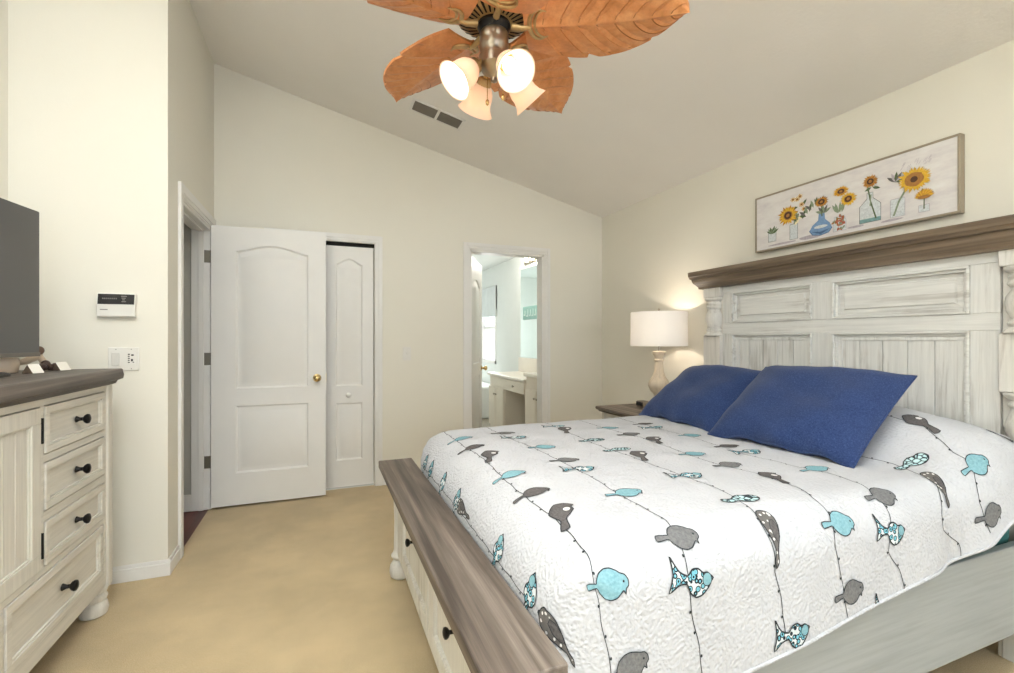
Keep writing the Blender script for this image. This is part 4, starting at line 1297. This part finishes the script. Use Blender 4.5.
ck = thing('alarm_clock', 'tiny dark alarm clock on the nightstand beside the lamp', 'clock', (2.5, 3.2, .691))
MB().box(2.46, 2.54, 3.15, 3.25, .691, .733).build('case', plain('clock_grey', '#857b6c', .5), ck, bevel=.008)
box('clock_face', M['black_plastic'], 2.457, 2.461, 3.158, 3.242, .699, .727, ck)

# ------------------------------------------------------------------ picture above the headboard
PX = 2.652
pic = thing('framed_picture', 'long framed print of sunflowers in glass vases above the headboard', 'picture', (2.67, 1.72, 1.815))
py0, py1, pz0, pz1 = 1.188, 2.247, 1.815, 2.170
mb = MB()
fwid = .010
for a0, a1, c0, c1 in ((py0, py1, pz0, pz0 + fwid), (py0, py1, pz1 - fwid, pz1), (py0, py0 + fwid, pz0 + fwid, pz1 - fwid), (py1 - fwid, py1, pz0 + fwid, pz1 - fwid)):
    mb.box(PX - .004, 2.685, a0, a1, c0, c1)
mb.build('frame', plain('champagne_frame', '#a99c88', .45, .3, var=.05), pic, bevel=.001)


def canvas_mat():
    m, nt, b = newmat('pale_canvas')
    v = coords(nt, (1, .35, 1))
    c = ramp(nt, noise(nt, v, 26, 5, .6), [(.3, lin('#d9d3d3')), (.55, lin('#e6e1de')), (.75, lin('#ebe8e6'))])
    nt.links.new(c, b.inputs['Base Color']); b.inputs['Roughness'].default_value = .75
    return m


ART = [canvas_mat()] + [plain('art_' + n, c, .75, var=.15, nscale=120) for n, c in (
    ('yellow', '#e2b43c'), ('gold', '#c68a2b'), ('brown', '#4d3222'), ('green', '#5d6b4a'), ('sage', '#8d9a80'), ('blue', '#7d9dc4'), ('deepblue', '#4f6c93'),
    ('glass', '#d6dadb'), ('teal', '#7fa3a3'), ('red', '#b5614a'), ('shadow', '#bcb2b8'), ('ochre', '#a9773c'), ('grey', '#6d6a66'), ('cream', '#efe3b8'))]
AI = {n: i + 1 for i, n in enumerate(('yellow', 'gold', 'brown', 'green', 'sage', 'blue', 'deepblue', 'glass', 'teal', 'red', 'shadow', 'ochre', 'grey', 'cream'))}
art = MB(); art.box(PX, 2.68, py0 + .008, py1 - .008, pz0 + .008, pz1 - .008)
layer = [0]


def flat(poly, colr):
    """painted shape: a thin patch on the canvas, (y, z) outline"""
    layer[0] += 1; x = PX - .0003 - .00001 * layer[0]
    vs = [(x, a, b) for a, b in poly]
    cyy = sum(a for a, b in poly) / len(poly); czz = sum(b for a, b in poly) / len(poly)
    vs.append((x, cyy, czz)); n_ = len(poly)
    art.add(vs, [(i, (i + 1) % n_, n_) for i in range(n_)], AI[colr])


def oval(y, z, ry, rz, colr, n_=16, j=0.):
    flat([(y + ry * cos(2 * pi * i / n_) * (1 + random.uniform(-j, j)), z + rz * sin(2 * pi * i / n_) * (1 + random.uniform(-j, j))) for i in range(n_)], colr)


def stroke(pts, w_, colr):
    layer[0] += 1; x = PX - .0003 - .00001 * layer[0]
    vs = []
    for i, (a, b) in enumerate(pts):
        a2, b2 = pts[min(i + 1, len(pts) - 1)]; a0, b0 = pts[max(i - 1, 0)]
        t = Vector((a2 - a0, b2 - b0)).normalized(); nn = Vector((-t.y, t.x)) * w_ / 2
        vs += [(x, a + nn.x, b + nn.y), (x, a - nn.x, b - nn.y)]
    art.add(vs, [(2 * i, 2 * i + 1, 2 * i + 3, 2 * i + 2) for i in range(len(pts) - 1)], AI[colr])


def sunflower(y, z, ry, rz, cr=.36, cols=('gold', 'yellow'), center='brown', n_=17, tilt_=0):
    for lay, cname in enumerate(cols):
        for i in range(n_):
            a = 2 * pi * (i + .5 * lay) / n_ + random.uniform(-.08, .08); L = random.uniform(.86, 1.05) - .08 * lay
            def q(r_, da): return (y + ry * r_ * cos(a + da), z + rz * r_ * sin(a + da))
            flat([q(.25, -.16), q(.62 * L, -.2), q(L, 0), q(.62 * L, .2), q(.25, .16)], cname)
    oval(y, z, ry * (cr + .08), rz * (cr + .08), 'ochre', 18, .06); oval(y, z, ry * cr, rz * cr, center, 18, .05)
    oval(y, z, ry * cr * .5, rz * cr * .5, 'ochre' if center == 'brown' else 'brown', 12, .1)


def leaf_(y, z, L, a, colr, w_=.3):
    ca, sa = cos(a), sin(a)
    flat([(y + L * (t * ca - k * w_ * sa), z + L * (t * sa + k * w_ * ca)) for t, k in ((0, 0), (.3, .5), (.65, .45), (1, 0), (.65, -.45), (.3, -.5))], colr)


def jar(y0_, y1_, z0_, z1_, neck, zn, fill='glass', line='grey', water=None):
    ym = (y0_ + y1_) / 2
    body = [(y0_, z0_), (y1_, z0_), (y1_, zn), (ym + (y1_ - ym) * neck, zn + (z1_ - zn) * .55), (ym + (y1_ - ym) * neck, z1_), (ym + (y0_ - ym) * neck, z1_), (ym + (y0_ - ym) * neck, zn + (z1_ - zn) * .55), (y0_, zn)]
    flat(body, fill)
    if water: flat([(y0_, z0_), (y1_, z0_), (y1_, z0_ + water), (y0_, z0_ + water)], 'teal')
    stroke(body + body[:1], .0025, line)


# shadows, stems, vases and flowers, from left to right
for a, b, c, d in ((2.06, 1.842, .10, .006), (1.88, 1.846, .07, .012), (1.63, 1.85, .045, .006), (1.46, 1.845, .05, .006)): oval(a, b, c, d, 'shadow', 14, .1)
jar(2.152, 2.098, 1.866, 1.925, 1, 1.92)
for i in range(7): leaf_(2.125, 1.915, random.uniform(.035, .055), R(30 + 20 * i), 'sage' if i % 2 else 'green', .28)
for i in range(7): stroke([(1.985 + random.uniform(-.012, .012), 1.86), (1.98 + random.uniform(-.03, .02), 2.0)], .007, 'green' if i % 2 else 'sage')
jar(2.005, 1.955, 1.853, 1.945, .9, 1.94)
for i in range(14): leaf_(1.955 + random.uniform(-.05, .06), 1.985 + random.uniform(-.02, .06), .045, random.uniform(0, 6.3), random.choice(['green', 'sage', 'green', 'cream']), .34)
for y_, z_ in ((1.958, 2.087), (1.93, 2.05), (1.985, 2.092), (1.915, 2.02), (1.94, 2.10)): sunflower(y_, z_, .020, .017, .3, ('gold', 'cream'), 'ochre', 9)
sunflower(2.017, 2.005, .07, .064, .34)
for i in range(6): leaf_(1.905 - .012 * i, 1.975 + .009 * i, .05, R(40 + 30 * (i % 3)), ['grey', 'sage', 'green'][i % 3], .3)
flat([(1.882, 1.878), (1.862, 1.852), (1.815, 1.843), (1.770, 1.852), (1.751, 1.876), (1.765, 1.905), (1.79, 1.93), (1.794, 1.972), (1.826, 1.972), (1.83, 1.93), (1.862, 1.908)], 'blue')
flat([(1.872, 1.872), (1.815, 1.848), (1.762, 1.872), (1.815, 1.862)], 'deepblue'); oval(1.815, 1.892, .04, .009, 'glass')
stroke([(1.882, 1.878), (1.862, 1.852), (1.815, 1.843), (1.770, 1.852), (1.751, 1.876)], .004, 'deepblue')
for i in range(5): leaf_(1.80, 1.965, .05, R(150 - 32 * i), 'grey' if i % 2 else 'sage', .3)
stroke([(1.808, 1.95), (1.81, 2.03)], .006, 'green'); leaf_(1.83, 2.02, .045, R(60), 'green', .35)
sunflower(1.811, 2.032, .042, .034, .45, ('ochre', 'gold'))
jar(1.745, 1.676, 1.845, 1.925, .8, 1.90, 'glass', 'shadow')
for i in range(34): leaf_(1.71 + random.uniform(-.028, .028), 1.875 + random.uniform(-.02, .05), .022, random.uniform(0, 6.3), random.choice(['red', 'red', 'ochre', 'sage']), .45)
for i in range(5): leaf_(1.71 + random.uniform(-.03, .03), 1.945, .06, R(60 + 15 * i), 'sage', .25)
sunflower(1.703, 2.06, .045, .03, .4, ('yellow', 'gold')); sunflower(1.664, 2.008, .046, .040, .4, ('yellow', 'yellow'))
jar(1.607, 1.506, 1.858, 2.010, .28, 1.945, water=.02)
stroke([(1.567, 2.04), (1.553, 1.96), (1.528, 1.872)], .007, 'green'); stroke([(1.552, 2.0), (1.556, 1.94)], .006, 'sage'); leaf_(1.545, 2.035, .04, R(200), 'green', .35); leaf_(1.55, 2.035, .035, R(-20), 'green', .35)
sunflower(1.555, 2.068, .040, .036, .42, ('gold', 'ochre'))
jar(1.463, 1.400, 1.855, 1.945, .9, 1.94, 'glass', 'shadow')
stroke([(1.448, 1.862), (1.425, 1.93), (1.39, 1.99)], .009, 'sage')
for i in range(6): leaf_(1.44, 2.03, .05, R(40 + 28 * i), ['grey', 'shadow', 'green'][i % 3], .28)
leaf_(1.33, 1.965, .03, R(260), 'green', .4)
sunflower(1.362, 2.018, .075, .066, .44, ('yellow', 'yellow'), 'ochre', 24)
oval(1.322, 1.862, .022, .012, 'glass'); jar(1.343, 1.301, 1.852, 1.885, 1, 1.88, 'glass', 'shadow'); stroke([(1.322, 1.866), (1.321, 1.925)], .005, 'green')
for i in range(13): leaf_(1.321, 1.922, .042, R(8 + 13.5 * i), 'gold' if i % 2 else 'yellow', .3)
oval(1.321, 1.922, .026, .009, 'ochre')
for i in range(22): stroke([(random.uniform(1.28, 1.9), random.uniform(2.06, 2.13)) for _ in range(1)] * 2 if False else [(1.36 + .06 * sin(i * 1.7), 2.085 + .012 * cos(i * 2.3)), (1.35 + .06 * sin(i * 1.7), 2.10 + .014 * cos(i * 2.3))], .0015, 'shadow')
art.build('canvas', ART, pic, fix=False, label='pale canvas painted with sunflowers')
